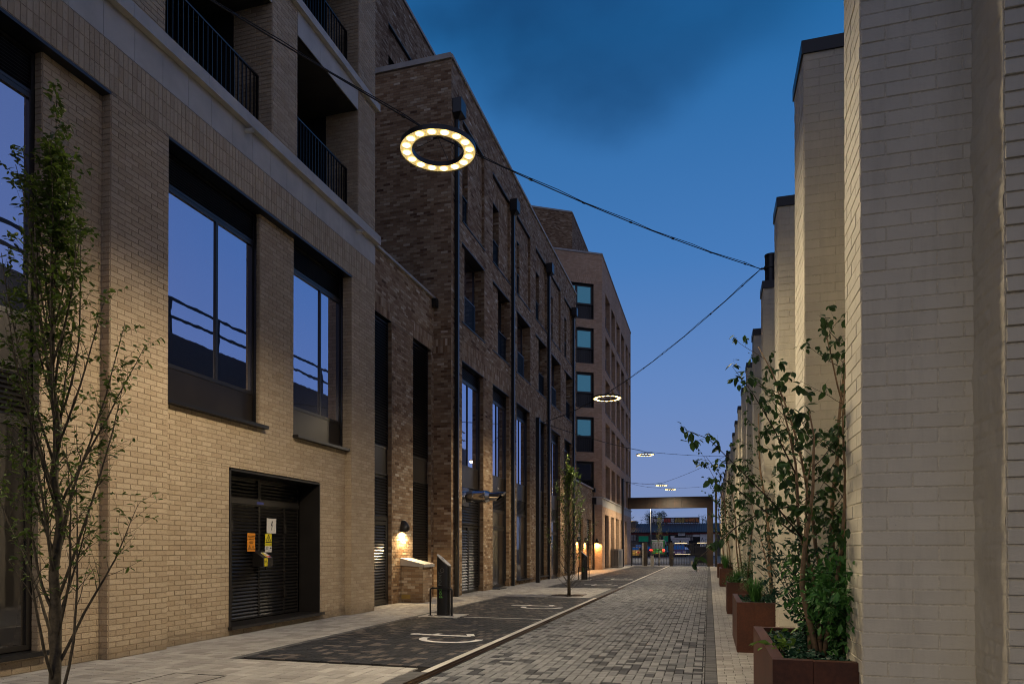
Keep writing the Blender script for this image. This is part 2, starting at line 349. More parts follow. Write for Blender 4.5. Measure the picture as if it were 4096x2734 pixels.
def copy_tree(o, at, rz=None, parent=None):
    c = o.copy(); COL.objects.link(c)
    if parent is None:
        c.location = at; _w[c.name] = Vector(at)
        if rz is not None: c.rotation_euler = (0, 0, rz)
    else: c.parent = parent
    for k in list(o.children): copy_tree(k, None, None, c)
    return c
FONT = {}
def text_part(name, s, size, mat, parent, M, align='CENTER', extrude=.0008, cat=None, label=None, xs=1.0):
    cu = bpy.data.curves.new(name, 'FONT'); cu.body = s; cu.size = size; cu.align_x = align; cu.align_y = 'CENTER'; cu.extrude = extrude; cu.resolution_u = 2
    t = bpy.data.objects.new(name, cu); COL.objects.link(t); bpy.context.view_layer.update()
    me = bpy.data.meshes.new_from_object(t); bpy.data.objects.remove(t, do_unlink=True)
    me.transform(Matrix.Diagonal((xs, 1, 1, 1))); me.transform(M); me.transform(Matrix.Translation(-wloc(parent)))
    me.materials.clear(); me.materials.append(MAT[mat]); o = bpy.data.objects.new(name, me)
    link(o, parent, wloc(parent)); return props(o, label, cat)
def face_matrix(o, n):
    """text frame on a vertical face: origin o, outward normal n=(nx,ny)"""
    u = Vector((-n[1], n[0], 0)); up = Vector((0, 0, 1)); nn = Vector((n[0], n[1], 0))
    M = Matrix((u, up, nn)).transposed().to_4x4(); M.translation = Vector(o); return M

# ------------------------------------------------------------------ brickwork
class Bricks:
    """collects bricks of one building, then the 300 that show largest become objects and the rest one part of kind stuff"""
    def __init__(s): s.rows = []; s.back = MB()
    def frame(s, O, n):
        n = Vector((n[0], n[1], 0)).normalized(); return (Vector((O[0], O[1], 0)), Vector((-n.y, n.x, 0)), n)
    def panel(s, O, n, u0, u1, z0, z1, holes=(), course=.075, length=.225, off=0., depth=.007, gap=.010, soldiers=(), zbase=0., back=True, tone=0., jit=.0015, spread=1., mode='uniform'):
        fr = s.frame(O, n); P, U, Nn = fr
        H = [h for h in holes if h[0] < u1 and h[1] > u0 and h[2] < z1 and h[3] > z0]
        hs = H + [tuple(q) for q in soldiers]
        def spans(za, zb, hh):
            sp = [(u0, u1)]
            for a, b, c, d in hh:
                if c < zb-1e-4 and d > za+1e-4:
                    ns = []
                    for p, q in sp:
                        if b <= p or a >= q: ns.append((p, q)); continue
                        if a > p: ns.append((p, a))
                        if b < q: ns.append((b, q))
                    sp = ns
            return sp
        edges = sorted({z0, z1} | {min(max(h[k], z0), z1) for h in H for k in (2, 3)})
        if back:
            for za, zb in zip(edges[:-1], edges[1:]):
                for p, q in spans(za, zb, H):
                    s.back.add([P+U*p+Vector((0, 0, za)), P+U*q+Vector((0, 0, za)), P+U*q+Vector((0, 0, zb)), P+U*p+Vector((0, 0, zb))], [(0, 1, 2, 3)])
        zc = zbase + course*math.floor((z0-zbase)/course+1e-6); out_ = []
        alle = sorted({min(max(h[k], z0), z1) for h in hs for k in (2, 3)})
        while zc < z1-1e-4:
            row = round((zc-zbase)/course); cuts = [zc] + [e for e in alle if zc+.004 < e < zc+course-.004] + [zc+course]
            for a, b in zip(cuts[:-1], cuts[1:]):
                a2, b2 = max(a, z0), min(b, z1)
                if b2-a2 < .016: continue
                for p, q in spans(a2+.002, b2-.002, hs):
                    k = math.floor((p-off)/length + (0 if row % 2 else .5)); 
                    u = off + (k - (0 if row % 2 else .5))*length
                    while u < q-1e-4:
                        x0, x1 = max(u, p), min(u+length, q)
                        if x1-x0 > .022: out_.append((x0+gap/2, x1-gap/2, a2+gap/2, b2-gap/2))
                        u += length
            zc += course
        for (a, b, c, d) in soldiers:
            nr = max(1, round((d-c)/.215)); hh = (d-c)/nr
            for r in range(nr):
                u = a
                while u < b-.01:
                    x1 = min(u+.075, b); out_.append((u+.004, x1-.004, c+r*hh+.005, c+(r+1)*hh-.005)); u += .075
        if not out_: return
        A = np.array(out_); m = len(A)
        T = rng.random(m) if mode == 'uniform' else np.clip(rng.beta(1.6, 1.9, m), 0, 1)
        if mode == 'brown':   # clumps of paler and darker bricks
            cx = (P.x+U.x*A[:, 0])*1.0; cy = (P.y+U.y*A[:, 0]); cz = A[:, 2]
            g = np.sin(cy*1.9+np.sin(cz*2.3)*1.7+cx)*np.sin(cz*1.55+cy*.8) ; T = np.clip(.45 + tone + .045*g + rng.normal(0, .12, m) + (rng.random(m) < .14)*rng.uniform(-.28, .38, m), 0.01, 1)
        else: T = np.clip(T*spread + tone, 0.01, 1)
        D = depth + rng.uniform(-jit, jit, m)
        s.rows.append((np.array(P), np.array(U), np.array(Nn), A, T, D))
    def reveal(s, x, y0, y1, z0, z1, ny, depth_to, **k):
        """side of an opening in a wall facing +X: plane Y=y, from X=depth_to to X=x"""
        s.panel((0, y0), (0, ny), min(x, depth_to) if ny < 0 else -max(x, depth_to), max(x, depth_to) if ny < 0 else -min(x, depth_to), z0, z1, **k)
    def finish(s, wall, mat, limit=300, name='brick'):
        C = []; 
        for ri, (P, U, Nn, A, T, D) in enumerate(s.rows):
            c = P + U*((A[:, 0]+A[:, 1])/2)[:, None] + np.array([0, 0, 1])*((A[:, 2]+A[:, 3])/2)[:, None]
            sz = seen(c); facing = np.abs(((np.array([0, 0, EYE])-c) @ Nn)/np.linalg.norm(c-np.array([0, 0, EYE]), axis=1))
            vis = ((np.array([0, 0, EYE])-c) @ Nn) > 0
            area = (A[:, 1]-A[:, 0])*(A[:, 3]-A[:, 2])*sz*sz*facing*vis
            C += [(a, ri, i) for i, a in enumerate(area)]
        C.sort(reverse=True); pick = {}
        for a, ri, i in C[:limit]:
            if a > 60: pick.setdefault(ri, set()).add(i)
        cache = {}; V = []; Q = []; TT = []; n = 0
        for ri, (P, U, Nn, A, T, D) in enumerate(s.rows):
            ang = math.atan2(U[1], U[0]); sel = pick.get(ri, set())
            for i in sel:
                w, h, d = round(A[i, 1]-A[i, 0], 3), round(A[i, 3]-A[i, 2], 3), round(D[i], 3)
                me = cache.get((w, h, d))
                if me is None:
                    e = .003; x, z = w/2, h/2
                    b = MB(); b.add([(-x, 0, -z), (x, 0, -z), (x, 0, z), (-x, 0, z), (-x, -d+e, -z), (x, -d+e, -z), (x, -d+e, z), (-x, -d+e, z), (-x+e, -d, -z+e), (x-e, -d, -z+e), (x-e, -d, z-e), (-x+e, -d, z-e)],
                        [(0, 1, 5, 4), (1, 2, 6, 5), (2, 3, 7, 6), (3, 0, 4, 7), (4, 5, 9, 8), (5, 6, 10, 9), (6, 7, 11, 10), (7, 4, 8, 11), (8, 9, 10, 11)])
                    me = cache[(w, h, d)] = b.mesh(name, mat)
                c = Vector(P + U*(A[i, 0]+A[i, 1])/2) + Vector((0, 0, (A[i, 2]+A[i, 3])/2))
                o = link(bpy.data.objects.new(name, me), wall, c, ang); o['tint'] = float(T[i])
            keep = np.array([i for i in range(len(A)) if i not in sel], int)
            if not len(keep): continue
            A, T, D = A[keep], T[keep], D[keep]; m = len(A); e = .002
            def pt(u, z, d): return P + U*u[:, None] + Nn*(d if hasattr(d, '__len__') else np.full(m, d))[:, None] + np.array([0, 0, 1])*z[:, None]
            vs = np.stack([pt(A[:, 0], A[:, 2], 0.), pt(A[:, 1], A[:, 2], 0.), pt(A[:, 1], A[:, 3], 0.), pt(A[:, 0], A[:, 3], 0.),
                           pt(A[:, 0]+e, A[:, 2]+e, D), pt(A[:, 1]-e, A[:, 2]+e, D), pt(A[:, 1]-e, A[:, 3]-e, D), pt(A[:, 0]+e, A[:, 3]-e, D)], 1).reshape(-1, 3)
            q = np.array([(4, 5, 6, 7), (0, 1, 5, 4), (1, 2, 6, 5), (2, 3, 7, 6), (3, 0, 4, 7)])
            Q.append((q[None]+ (np.arange(m)*8)[:, None, None]).reshape(-1, 4)+n); V.append(vs); TT.append(np.repeat(T, 5)); n += len(vs)
        V = np.concatenate(V) - np.array(wloc(wall))
        o = bpy.data.objects.new(name+'s', quads_mesh(name+'s', V, np.concatenate(Q), np.concatenate(TT), mat))
        link(o, wall, wloc(wall)); o['kind'] = 'stuff'

# ------------------------------------------------------------------ paving
def herring(x0, x1, y0, y1, w, gap=.009):
    r = []; nx = int((x1-x0)/w)+3; ny = int((y1-y0)/w)+3
    for i in range(-2, nx):
        for j in range(-2, ny):
            k = (i-j) % 4
            if k == 0: a = (x0+i*w, x0+(i+2)*w, y0+j*w, y0+(j+1)*w)
            elif k == 3: a = (x0+i*w, x0+(i+1)*w, y0+j*w, y0+(j+2)*w)
            else: continue
            a = (max(a[0], x0), min(a[1], x1), max(a[2], y0), min(a[3], y1))
            if a[1]-a[0] > .02 and a[3]-a[2] > .02: r.append((a[0]+gap/2, a[1]-gap/2, a[2]+gap/2, a[3]-gap/2))
    return r
def courses(x0, x1, y0, y1, lx, ly, gap=.005, along='x'):
    r = []; j = 0; y = y0
    while y < y1-.01:
        x = x0 - (lx/2 if j % 2 else 0) - rnd.uniform(0, .02)
        while x < x1:
            a = (max(x, x0), min(x+lx, x1), y, min(y+ly, y1))
            if a[1]-a[0] > .02 and a[3]-a[2] > .015: r.append((a[0]+gap/2, a[1]-gap/2, a[2]+gap/2, a[3]-gap/2))
            x += lx
        y += ly; j += 1
    return r
def cutout(rects, holes):
    o = []
    for r in rects:
        cx, cy = (r[0]+r[1])/2, (r[2]+r[3])/2
        if not any(h[0] < cx < h[1] and h[2] < cy < h[3] for h in holes): o.append(r)
    return o
def pave(ground, rects, mat, top=.0, depth=.012, limit=300, name='paver', spread=1.):
    A = np.array(rects); m = len(A); T = rng.random(m)*spread
    Z = top + rng.uniform(-.0012, .0012, m)
    c = np.stack([(A[:, 0]+A[:, 1])/2, (A[:, 2]+A[:, 3])/2, Z], 1); sz = seen(c)
    dist = np.linalg.norm(c-np.array([0, 0, EYE]), axis=1); area = (A[:, 1]-A[:, 0])*(A[:, 3]-A[:, 2])*sz*sz*EYE/dist
    order = np.argsort(-area)[:limit]; sel = [i for i in order if area[i] > 60]; cache = {}
    for i in sel:
        w, h = round(A[i, 1]-A[i, 0], 3), round(A[i, 3]-A[i, 2], 3); me = cache.get((w, h))
        if me is None:
            x, y, e = w/2, h/2, .003
            me = cache[(w, h)] = MB().add([(-x, -y, -depth), (x, -y, -depth), (x, y, -depth), (-x, y, -depth), (-x, -y, -e), (x, -y, -e), (x, y, -e), (-x, y, -e), (-x+e, -y+e, 0), (x-e, -y+e, 0), (x-e, y-e, 0), (-x+e, y-e, 0)],
                [(0, 1, 5, 4), (1, 2, 6, 5), (2, 3, 7, 6), (3, 0, 4, 7), (4, 5, 9, 8), (5, 6, 10, 9), (6, 7, 11, 10), (7, 4, 8, 11), (8, 9, 10, 11)]).mesh(name, mat)
        o = link(bpy.data.objects.new(name, me), ground, c[i]); o['tint'] = float(T[i])
    keep = np.setdiff1d(np.arange(m), sel)
    if not len(keep): return
    A, T, Z = A[keep], T[keep], Z[keep]; m = len(A); e = .003
    s = lambda x, y, z: np.stack([x, y, z], 1)
    vs = np.stack([s(A[:, 0], A[:, 2], Z-depth), s(A[:, 1], A[:, 2], Z-depth), s(A[:, 1], A[:, 3], Z-depth), s(A[:, 0], A[:, 3], Z-depth),
                   s(A[:, 0]+e, A[:, 2]+e, Z), s(A[:, 1]-e, A[:, 2]+e, Z), s(A[:, 1]-e, A[:, 3]-e, Z), s(A[:, 0]+e, A[:, 3]-e, Z)], 1).reshape(-1, 3)
    q = np.array([(4, 5, 6, 7), (0, 1, 5, 4), (1, 2, 6, 5), (2, 3, 7, 6), (3, 0, 4, 7)])
    o = bpy.data.objects.new(name+'s', quads_mesh(name+'s', vs, (q[None]+(np.arange(m)*8)[:, None, None]).reshape(-1, 4), np.repeat(T, 5), mat))
    link(o, ground, (0, 0, 0)); o['kind'] = 'stuff'

# ------------------------------------------------------------------ facade pieces
def FR(O, n):
    n = Vector((n[0], n[1], 0)).normalized(); return (Vector((O[0], O[1], 0)), Vector((-n.y, n.x, 0)), n)
def at(fr, u, d, z): return fr[0] + fr[1]*u + fr[2]*d + Vector((0, 0, z))
def fbox(mb, fr, u0, u1, d0, d1, z0, z1):
    v = [at(fr, u, d, z) for z in (z0, z1) for d in (d1, d0) for u in (u0, u1)]
    return mb.add(v, [(0, 2, 3, 1), (4, 5, 7, 6), (0, 1, 5, 4), (2, 6, 7, 3), (0, 4, 6, 2), (1, 3, 7, 5)])
def fangle(fr): return math.atan2(fr[1].y, fr[1].x)
_slat = {}
def slat_mesh(L, pitch, depth, mat):
    k = (round(L, 2), pitch, depth, mat)
    if k not in _slat:
        p = pitch; pr = [(0, p*.50), (-depth*.55, p*.30), (-depth, -p*.10), (-depth*.96, -p*.24), (-depth*.5, p*.12), (0, p*.34)]
        _slat[k] = MB().prism(pr, 'x', 0, k[0]).mesh('slat', mat); bm_fix(_slat[k])
    return _slat[k]
def louvre(fr, parent, u0, u1, d, z0, z1, pitch=.045, depth=.03, name='louvre', mat='slat_metal', frame=.04, split=None, limit=None):
    """framed louvre panel: each blade is an object"""
    f = MB()
    fbox(f, fr, u0, u1, d-.06, d-.045, z0, z1)
    fbox(f, fr, u0, u0+frame, d-.045, d+.004, z0, z1); fbox(f, fr, u1-frame, u1, d-.045, d+.004, z0, z1)
    fbox(f, fr, u0+frame, u1-frame, d-.045, d+.003, z1-frame, z1); fbox(f, fr, u0+frame, u1-frame, d-.045, d+.003, z0, z0+frame)
    o = f.obj(name, 'dark_metal', parent, at(fr, (u0+u1)/2, d, z0))
    us = [(u0+frame, u1-frame)] if not split else list(zip([u0+frame]+[s+.008 for s in split], [s-.008 for s in split]+[u1-frame]))
    z = z0+frame+pitch*.3
    while z < z1-frame-pitch*.5:
        for a, b in us:
            link(bpy.data.objects.new('slat', slat_mesh(b-a, pitch, depth, mat)), o, at(fr, a, d-.040, z), fangle(fr))
        z += pitch
    return o
def window(fr, parent, u0, u1, d, z0, z1, mull=(), bar=.06, glassm='window_glass', trans=(), name='window', depth=.07, thin=.05):
    f = MB()
    fbox(f, fr, u0, u0+bar, d-depth, d, z0, z1); fbox(f, fr, u1-bar, u1, d-depth, d, z0, z1)
    fbox(f, fr, u0+bar, u1-bar, d-depth, d-.002, z1-bar, z1); fbox(f, fr, u0+bar, u1-bar, d-depth, d-.002, z0, z0+bar)
    for m in mull: fbox(f, fr, m-thin/2, m+thin/2, d-depth, d-.004, z0+bar, z1-bar)
    us = [u0+bar]+[x for m in mull for x in (m-thin/2, m+thin/2)]+[u1-bar]; zs = [z0+bar]+[x for t in trans for x in (t-thin/2, t+thin/2)]+[z1-bar]
    for t in trans:
        for a, b in zip(us[::2], us[1::2]): fbox(f, fr, a, b, d-depth, d-.006, t-thin/2, t+thin/2)
    o = f.obj(name, 'dark_metal', parent, at(fr, (u0+u1)/2, d, z0))
    for a, b in zip(us[::2], us[1::2]):
        for c, e in zip(zs[::2], zs[1::2]):
            fbox(MB(), fr, 0, 1, 0, 1, 0, 1)
            g = MB(); fbox(g, fr, a, b, d-.045, d-.03, c, e); g.obj('pane', glassm, o, at(fr, (a+b)/2, d-.03, c))
    return o
def plate(fr, parent, name, mat, u0, u1, d0, d1, z0, z1, **k):
    m = MB(); fbox(m, fr, u0, u1, d0, d1, z0, z1); return m.obj(name, mat, parent, at(fr, (u0+u1)/2, (d0+d1)/2, z0), **k)
def railing(fr, parent, u0, u1, d, z0, z1, pitch=.11, bar=.012, name='railing', solid=False, capd=0):
    f = MB(); fbox(f, fr, u0, u1, d-.02, d+.02+capd, z1-.03, z1); fbox(f, fr, u0, u1, d-.015, d+.015, z0+.05, z0+.08)
    for u in (u0, u1-.03): fbox(f, fr, u, u+.03, d-.018, d+.018, z0, z1-.03)
    o = f.obj(name, 'black_metal', parent, at(fr, (u0+u1)/2, d, z0))
    if solid: fbox(MB(), fr, 0, 1, 0, 1, 0, 1)
    n = max(1, int((u1-u0)/pitch)); k = ('bar', round(z1-z0, 2), bar)
    if k not in _slat: h = k[1]; _slat[k] = MB().box(-bar/2, bar/2, -bar, bar, .08, h-.03).mesh('baluster', 'black_metal')
    for i in range(1, n): link(bpy.data.objects.new('baluster', _slat[k]), o, at(fr, u0+(u1-u0)*i/n, d, z0), fangle(fr))
    return o
def door_pull(fr, parent, u, d, z0, z1):
    m = MB(); m.tube([at(fr, u, d, z0), at(fr, u, d+.06, z0), at(fr, u, d+.06, z1), at(fr, u, d, z1)], .011, 6, False); m.obj('door_handle', 'steel', parent, at(fr, u, d, z0))

# ------------------------------------------------------------------ ground
def slab(name, x0, x1, y0, y1, z, mat, kind='structure', label=None):
    m = MB(); m.add([(x0, y0, z), (x1, y0, z), (x1, y1, z), (x0, y1, z)], [(0, 1, 2, 3)]); return m.obj(name, mat, None, (0, 0, 0), kind=kind, label=label)
slab('ground', -400, 400, -200, 900, -.10, 'ground_soil')
g = MB()   # public road beyond the gate, rising gently away
ys = [61.5, 70, 85, 100, 120, 160, 420]; zz = [-.02, .0, .14, .30, .42, .45, .45]
g.add([(x, y, z) for y, z in zip(ys, zz) for x in (-60, 60)], [(2*i, 2*i+1, 2*i+3, 2*i+2) for i in range(len(ys)-1)]); g.obj('road', 'asphalt', None, (0, 0, 0), kind='structure')
def ROADZ(y): return float(np.interp(y, ys, zz))
YE = 61.5
road = slab('lane', -3.02, -.05, 2.5, YE, -.010, 'paver_sand')
pave(road, herring(-3.02, -.05, 2.5, YE, .105), 'road_paver')
pav = slab('pavement', -8.3, -3.27, .5, YE, -.012, 'paver_sand')
bays = [(-6.0, -3.27, 7.8, 19.9), (-5.85, -3.27, 25.2, 57.5)]
edge_rects = [(-6.12, -6.0, 7.68, 20.02), (-6.0, -3.27, 19.9, 20.02), (-5.97, -5.85, 25.1, 57.5), (-5.85, -3.27, 57.5, 57.62)]
buff = []
for (a, b, c, d) in [(-8.3, -6.12, .5, YE), (-6.12, -3.4, .5, 7.68), (-6.12, -3.4, 20.02, 25.1), (-6.12, -3.27, 57.62, YE), (-6.12, -5.97, 25.1, 57.62)]:
    buff += herring(a, b, c, d, .15)
pit = (-4.72, -3.72, 20.45, 21.45); pit1 = (-4.75, -3.85, 3.1, 4.0)
buff = cutout(buff, [pit, pit1, (-5.98, -5.05, 13.45, 14.25)])
pave(pav, buff, 'buff_paver', -.001)
bay = []
for a in bays: bay += herring(*a, .105)
bay = cutout(bay, [(-5.95, -5.1, 13.45, 14.25), (-5.95, -5.3, 31.2, 32.0)])
bay_o = slab('parking_bay', -6.0, -3.27, 7.8, 57.5, -.0112, 'paver_sand')
pave(bay_o, bay, 'bay_paver', 0)
kerb = slab('kerb', -3.4, -3.17, 2.5, YE, -.0102, 'paver_sand')
er = []
for (a, b, c, d) in [(-6.12, -6.0, 7.68, 20.02), (-5.97, -5.85, 25.1, 57.5)]: er += courses(a, b, c, d, .5, .08)
for (a, b, c, d) in [(-6.0, -3.27, 19.9, 20.02), (-5.85, -3.4, 57.5, 57.62)]: er += courses(a, b, c, d, .08, .5)
er += courses(-3.4, -3.17, 2.5, 7.45, .5, .09) + courses(-3.4, -3.17, 19.95, 25.1, .5, .09) + courses(-3.17, -3.02, 26.5, YE, .5, .09)
pave(kerb, er, 'edge_paver', .0005)
strip = []
y = 7.45
while y < YE-.1:
    if not 19.9 < y < 25.1: strip.append((-3.27, -3.172, y, min(y+.895, YE)))
    y += .9
pave(kerb, strip, 'kerb_stone', .002, name='kerb_stone')
rk = slab('kerb', -.05, .085, 2.0, YE, -.0104, 'paver_sand')
pave(rk, courses(-.05, .085, 2.0, YE, .5, .07, .004), 'edge_paver', .0, name='kerb_block')
fp = slab('footpath', .085, 1.6, 1.5, YE, -.0108, 'paver_sand')
pave(fp, courses(.085, 1.6, 1.5, YE, .205, .105, .006), 'buff_paver', .0)
# white bay divider lines and wheelchair symbols
ln = MB()
for yy in (13.62, 31.4): ln.box(-5.0, -3.3, yy, yy+.05, .0035, .0055)
ln.obj('bay_line', 'white_paint', None, (-4, 13.6, 0), kind='structure')
def ribbon(m, pts, w, z=.0045):
    pts = [Vector((p[0], p[1], 0)) for p in pts]
    for p, q in zip(pts[:-1], pts[1:]):
        d = (q-p).normalized(); s = Vector((-d.y, d.x, 0))*w/2; z += .0006
        m.add([(v.x, v.y, z) for v in (p-s, q-s, q+s, p+s)], [(0, 1, 2, 3)])
fig = MB()
fig.add([(-.80+.09*math.cos(a*PI/6), .33+.09*math.sin(a*PI/6), .0045) for a in range(12)], [tuple(range(12))])
ribbon(fig, [(-.76, .33), (-.20, .27), (.22, .29), (.10, .56)], .125); ribbon(fig, [(-.46, .30), (-.40, .47)], .11, .0063)
whl = MB(); A_ = [rad(a) for a in range(168, 374, 8)]; q_ = []
for a in A_: q_ += [(.02+.40*math.cos(a), -.11+.40*math.sin(a)*.84, .0045), (.02+.53*math.cos(a), -.11+.53*math.sin(a)*.84, .0045)]
whl.add(q_, [(2*i, 2*i+1, 2*i+3, 2*i+2) for i in range(len(A_)-1)])
me_f = fig.mesh('figure', 'white_paint'); bm_fix(me_f); me_w = whl.mesh('wheel', 'white_paint'); bm_fix(me_w)
for i, (yy, w_) in enumerate(((10.38, 'before the first charging post'), (16.55, 'in the second bay, near the slim tree'), (27.1, 'in the bay just beyond the slim street tree'), (32.7, 'in the farthest marked bay, beyond the far charging post'))):
    o = thing('wheelchair_symbol', 'white painted wheelchair symbol '+w_, 'road marking', (-4.0, yy, 0), 'wheelchair symbols on the parking bays'); link(bpy.data.objects.new('figure', me_f), o, (-4.0, yy, 0)); link(bpy.data.objects.new('wheel', me_w), o, (-4.0, yy, 0))
# linear drain
dr = thing('drainage_channel', 'long dark slotted drainage channel running beside the grey paved lane', 'drain', (-3.095, 3, 0))
MB().box(-3.168, -3.022, 2.5, 26.5, -.05, -.018).obj('channel', 'black_metal', dr)
bars = MB()
yy = 2.52
while yy < 26.4: bars.box(-3.158, -3.032, yy, yy+.014, -.012, .001); yy += .032 if yy < 13 else .064
bars.obj('grating', 'bronze_grate', dr, kind='stuff')
rl = MB()
for x in (-3.166, -3.1, -3.030): rl.box(x-.006, x+.006, 2.5, 26.5, -.014, .003)
rl.obj('grating_rail', 'dark_metal', dr)
# manhole covers set in the buff paving
mh = thing('manhole_cover', 'square paved manhole cover outline in the pale paving beside the near tree', 'manhole', (-5.6, 6.3, 0))
m = MB(); x0, x1, y0, y1 = -6.0, -5.3, 5.9, 6.6
for a in ((x0, x1, y0, y0+.015), (x0, x1, y1-.015, y1), (x0, x0+.015, y0+.015, y1-.015), (x1-.015, x1, y0+.015, y1-.015)): m.box(*a, -.005, .0035)
m.obj('cover_rim', 'dark_metal', mh)

# ------------------------------------------------------------------ tan building, near left
T = thing('brick_building', 'tan brick building with pale stone band, recessed balconies and dark louvred plant door', 'building', (-8, 8, 0))
FA = FR((-7.54, 0), (1, 0)); AX = -7.54; BX = -7.69
WD = -7.80-AX   # window plane depth from the pier face
B = Bricks()
k = dict(zbase=0, tone=0)
for (a, b) in ((2.2, 3.3), (7.11, 8.11), (13.40, 14.48)):
    B.panel((AX, 0), (1, 0), a, b, 0, 7.45, off=a, **k)
sold = [(-2, 14.48, 7.46, 8.1)]
lv1 = [(-1.5, 1.0), (3.3, 5.9), (8.03, 10.54), (11.32, 13.68)]; lv1 = [(4.4, 7.0), (8.03, 10.54), (11.32, 13.68)]
B.panel((AX, 0), (1, 0), -2, 14.48, 7.45, 15.4, holes=[(a, b, 8.9, 11.75) for a, b in lv1]+[(a, b, 12.0, 14.3) for a, b in lv1]+[(-2, 14.48, 8.1, 8.9), (-2, 14.48, 11.75, 12.0)], soldiers=sold, **k)
B.panel((AX, 0), (1, 0), -2, 2.2, 0, 7.45, **k)
# recessed bay wall
B.panel((BX, 0), (1, 0), 8.11, 13.40, 0, 7.45, holes=[(8.11, 10.41, 3.6, 7.45), (11.44, 13.40, 3.6, 7.45), (9.62, 12.37, .13, 2.81)], off=8.3, **k)
B.panel((BX, 0), (1, 0), 3.3, 7.11, 0, 7.45, holes=[(3.3, 6.27, .22, 7.45)], off=3.35, **k)
# sides of piers and reveals: plane Y=const facing the camera (ny=-1)
def side(Bx, y, x0, x1, z0, z1, ny=-1, **kw):
    if ny < 0: Bx.panel((0, y), (0, -1), x0, x1, z0, z1, off=x1, **kw)
    else: Bx.panel((0, y), (0, 1), -x1, -x0, z0, z1, off=-x1, **kw)
side(B, 7.11, BX, AX, 0, 7.45, zbase=0); side(B, 13.40, -7.80, AX, 0, 7.45, zbase=0); side(B, 10.41, -7.80, BX, 3.6, 7.45, zbase=0); side(B, 6.27, -7.80, BX, .2, 7.45, zbase=0)
side(B, 14.48, -10, AX, 0, 15.4, ny=1, zbase=0)
for a, b in lv1:
    for z0, z1 in ((8.9, 11.75), (12.0, 14.3)): side(B, b, -8.36, AX, z0, z1, zbase=0); side(B, a, -8.36, AX, z0, z1, ny=1, zbase=0)
wall = B.back.obj('wall', 'tan_mortar', T); B.finish(wall, 'tan_brick')
core = MB()
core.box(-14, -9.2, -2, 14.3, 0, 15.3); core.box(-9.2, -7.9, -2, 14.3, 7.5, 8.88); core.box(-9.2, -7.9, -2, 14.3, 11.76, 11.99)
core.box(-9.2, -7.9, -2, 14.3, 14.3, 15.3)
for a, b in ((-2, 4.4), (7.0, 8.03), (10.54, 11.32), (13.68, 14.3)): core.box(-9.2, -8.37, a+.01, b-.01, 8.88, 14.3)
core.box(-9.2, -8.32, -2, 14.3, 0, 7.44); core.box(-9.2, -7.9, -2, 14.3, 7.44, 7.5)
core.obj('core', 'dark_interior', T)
for z in (11.28, 14.3):
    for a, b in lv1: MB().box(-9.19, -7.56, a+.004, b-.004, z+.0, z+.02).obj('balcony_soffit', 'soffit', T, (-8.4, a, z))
for a, b in lv1:
    for z in (11.279, 14.299):
        for yy in np.arange(a+.6, b, .6): MB().box(-9.19, -7.57, yy, yy+.012, z-.004, z).obj('soffit_joint', 'black_metal', T, (-8.4, yy, z))
def stone_band(par, fr, u0, u1, z0, z1, step, d=.02):
    u = u1
    while u > u0+.05:
        a = max(u-step, u0); plate(fr, par, 'stone_panel', 'stone', a+.003, u-.003, -.05, d, z0, z1); u = a
def ledge(par, fr, u0, u1, z0, z1, proj, step=.9, name='ledge', mat='stone'):
    u = u1
    while u > u0+.05:
        a = max(u-step, u0); m = MB(); v = []
        for uu in (a+.002, u-.002): v += [at(fr, uu, d, z) for d, z in ((-.05, z0), (proj, z0), (proj, z0+(z1-z0)*.65), (-.05, z1))]
        m.add(v, [(0, 1, 2, 3), (7, 6, 5, 4), (0, 4, 5, 1), (1, 5, 6, 2), (2, 6, 7, 3), (3, 7, 4, 0)]); m.obj(name, mat, par, at(fr, u, 0, z0)); u = a
stone_band(T, FA, -1, 14.48, 8.10, 8.60, .5, .012)
ledge(T, FA, -1, 14.56, 8.60, 8.90, .12, 1.44)
ledge(T, FA, -1, 14.56, 11.76, 12.0, .10, 1.44)
for a, b in lv1: stone_band(T, FA, a, b, 11.28, 11.755, .78, .0)
ledge(T, FA, -1, 14.55, 15.4, 15.55, .06, 1.44)
for a, b in lv1:
    for z in (8.9, 12.0):
        railing(FA, T, a+.02, b-.01, -.29, z+.03, z+1.1, .105)
        window(FA, T, a+.25, b-.25, -1.60, z+.05, z+2.2, mull=((a+b)/2,), glassm='dark_glass', name='balcony_door')
# lintels, windows, louvres
plate(FA, T, 'lintel', 'black_metal', 3.3, 7.20, -.25, .002, 7.415, 7.455); plate(FA, T, 'lintel', 'black_metal', 8.05, 13.46, -.25, .002, 7.415, 7.455)
plate(FA, T, 'lintel', 'black_metal', 8.11, 10.41, -.30, -.13, 7.1, 7.40) if 0 else None
for (a, b, m_) in ((8.13, 10.40, 9.45), (11.45, 13.39, 12.58)):
    louvre(FA, T, a, b, WD, 6.90, 7.40, .042, .03)
    window(FA, T, a, b, WD, 4.18, 6.90, mull=(m_,))
    plate(FA, T, 'panel', 'panel_metal', a, b, WD-.05, WD-.012, 3.64, 4.18)
    plate(FA, T, 'sill', 'black_metal', a-.03, b+.12 if b < 11 else b, WD-.02, -.02, 3.585, 3.64)
    plate(FA, T, 'window_jamb', 'black_metal', b-.02, b+.012, WD, WD+.05, 3.64, 7.40)
a, b = 3.32, 6.26
louvre(FA, T, a, b, WD, 6.90, 7.40, .042, .03); window(FA, T, a, b, WD, 4.18, 6.90, mull=(4.8,))
plate(FA, T, 'panel', 'panel_metal', a, b, WD-.05, WD-.012, 3.62, 4.18); louvre(FA, T, a, b, WD, 2.96, 3.62, .06, .035)
window(FA, T, a, b, WD, .25, 2.96, mull=(4.8,), glassm='dark_glass'); plate(FA, T, 'sill', 'black_metal', a, b+.08, WD-.02, -.06, .18, .235)
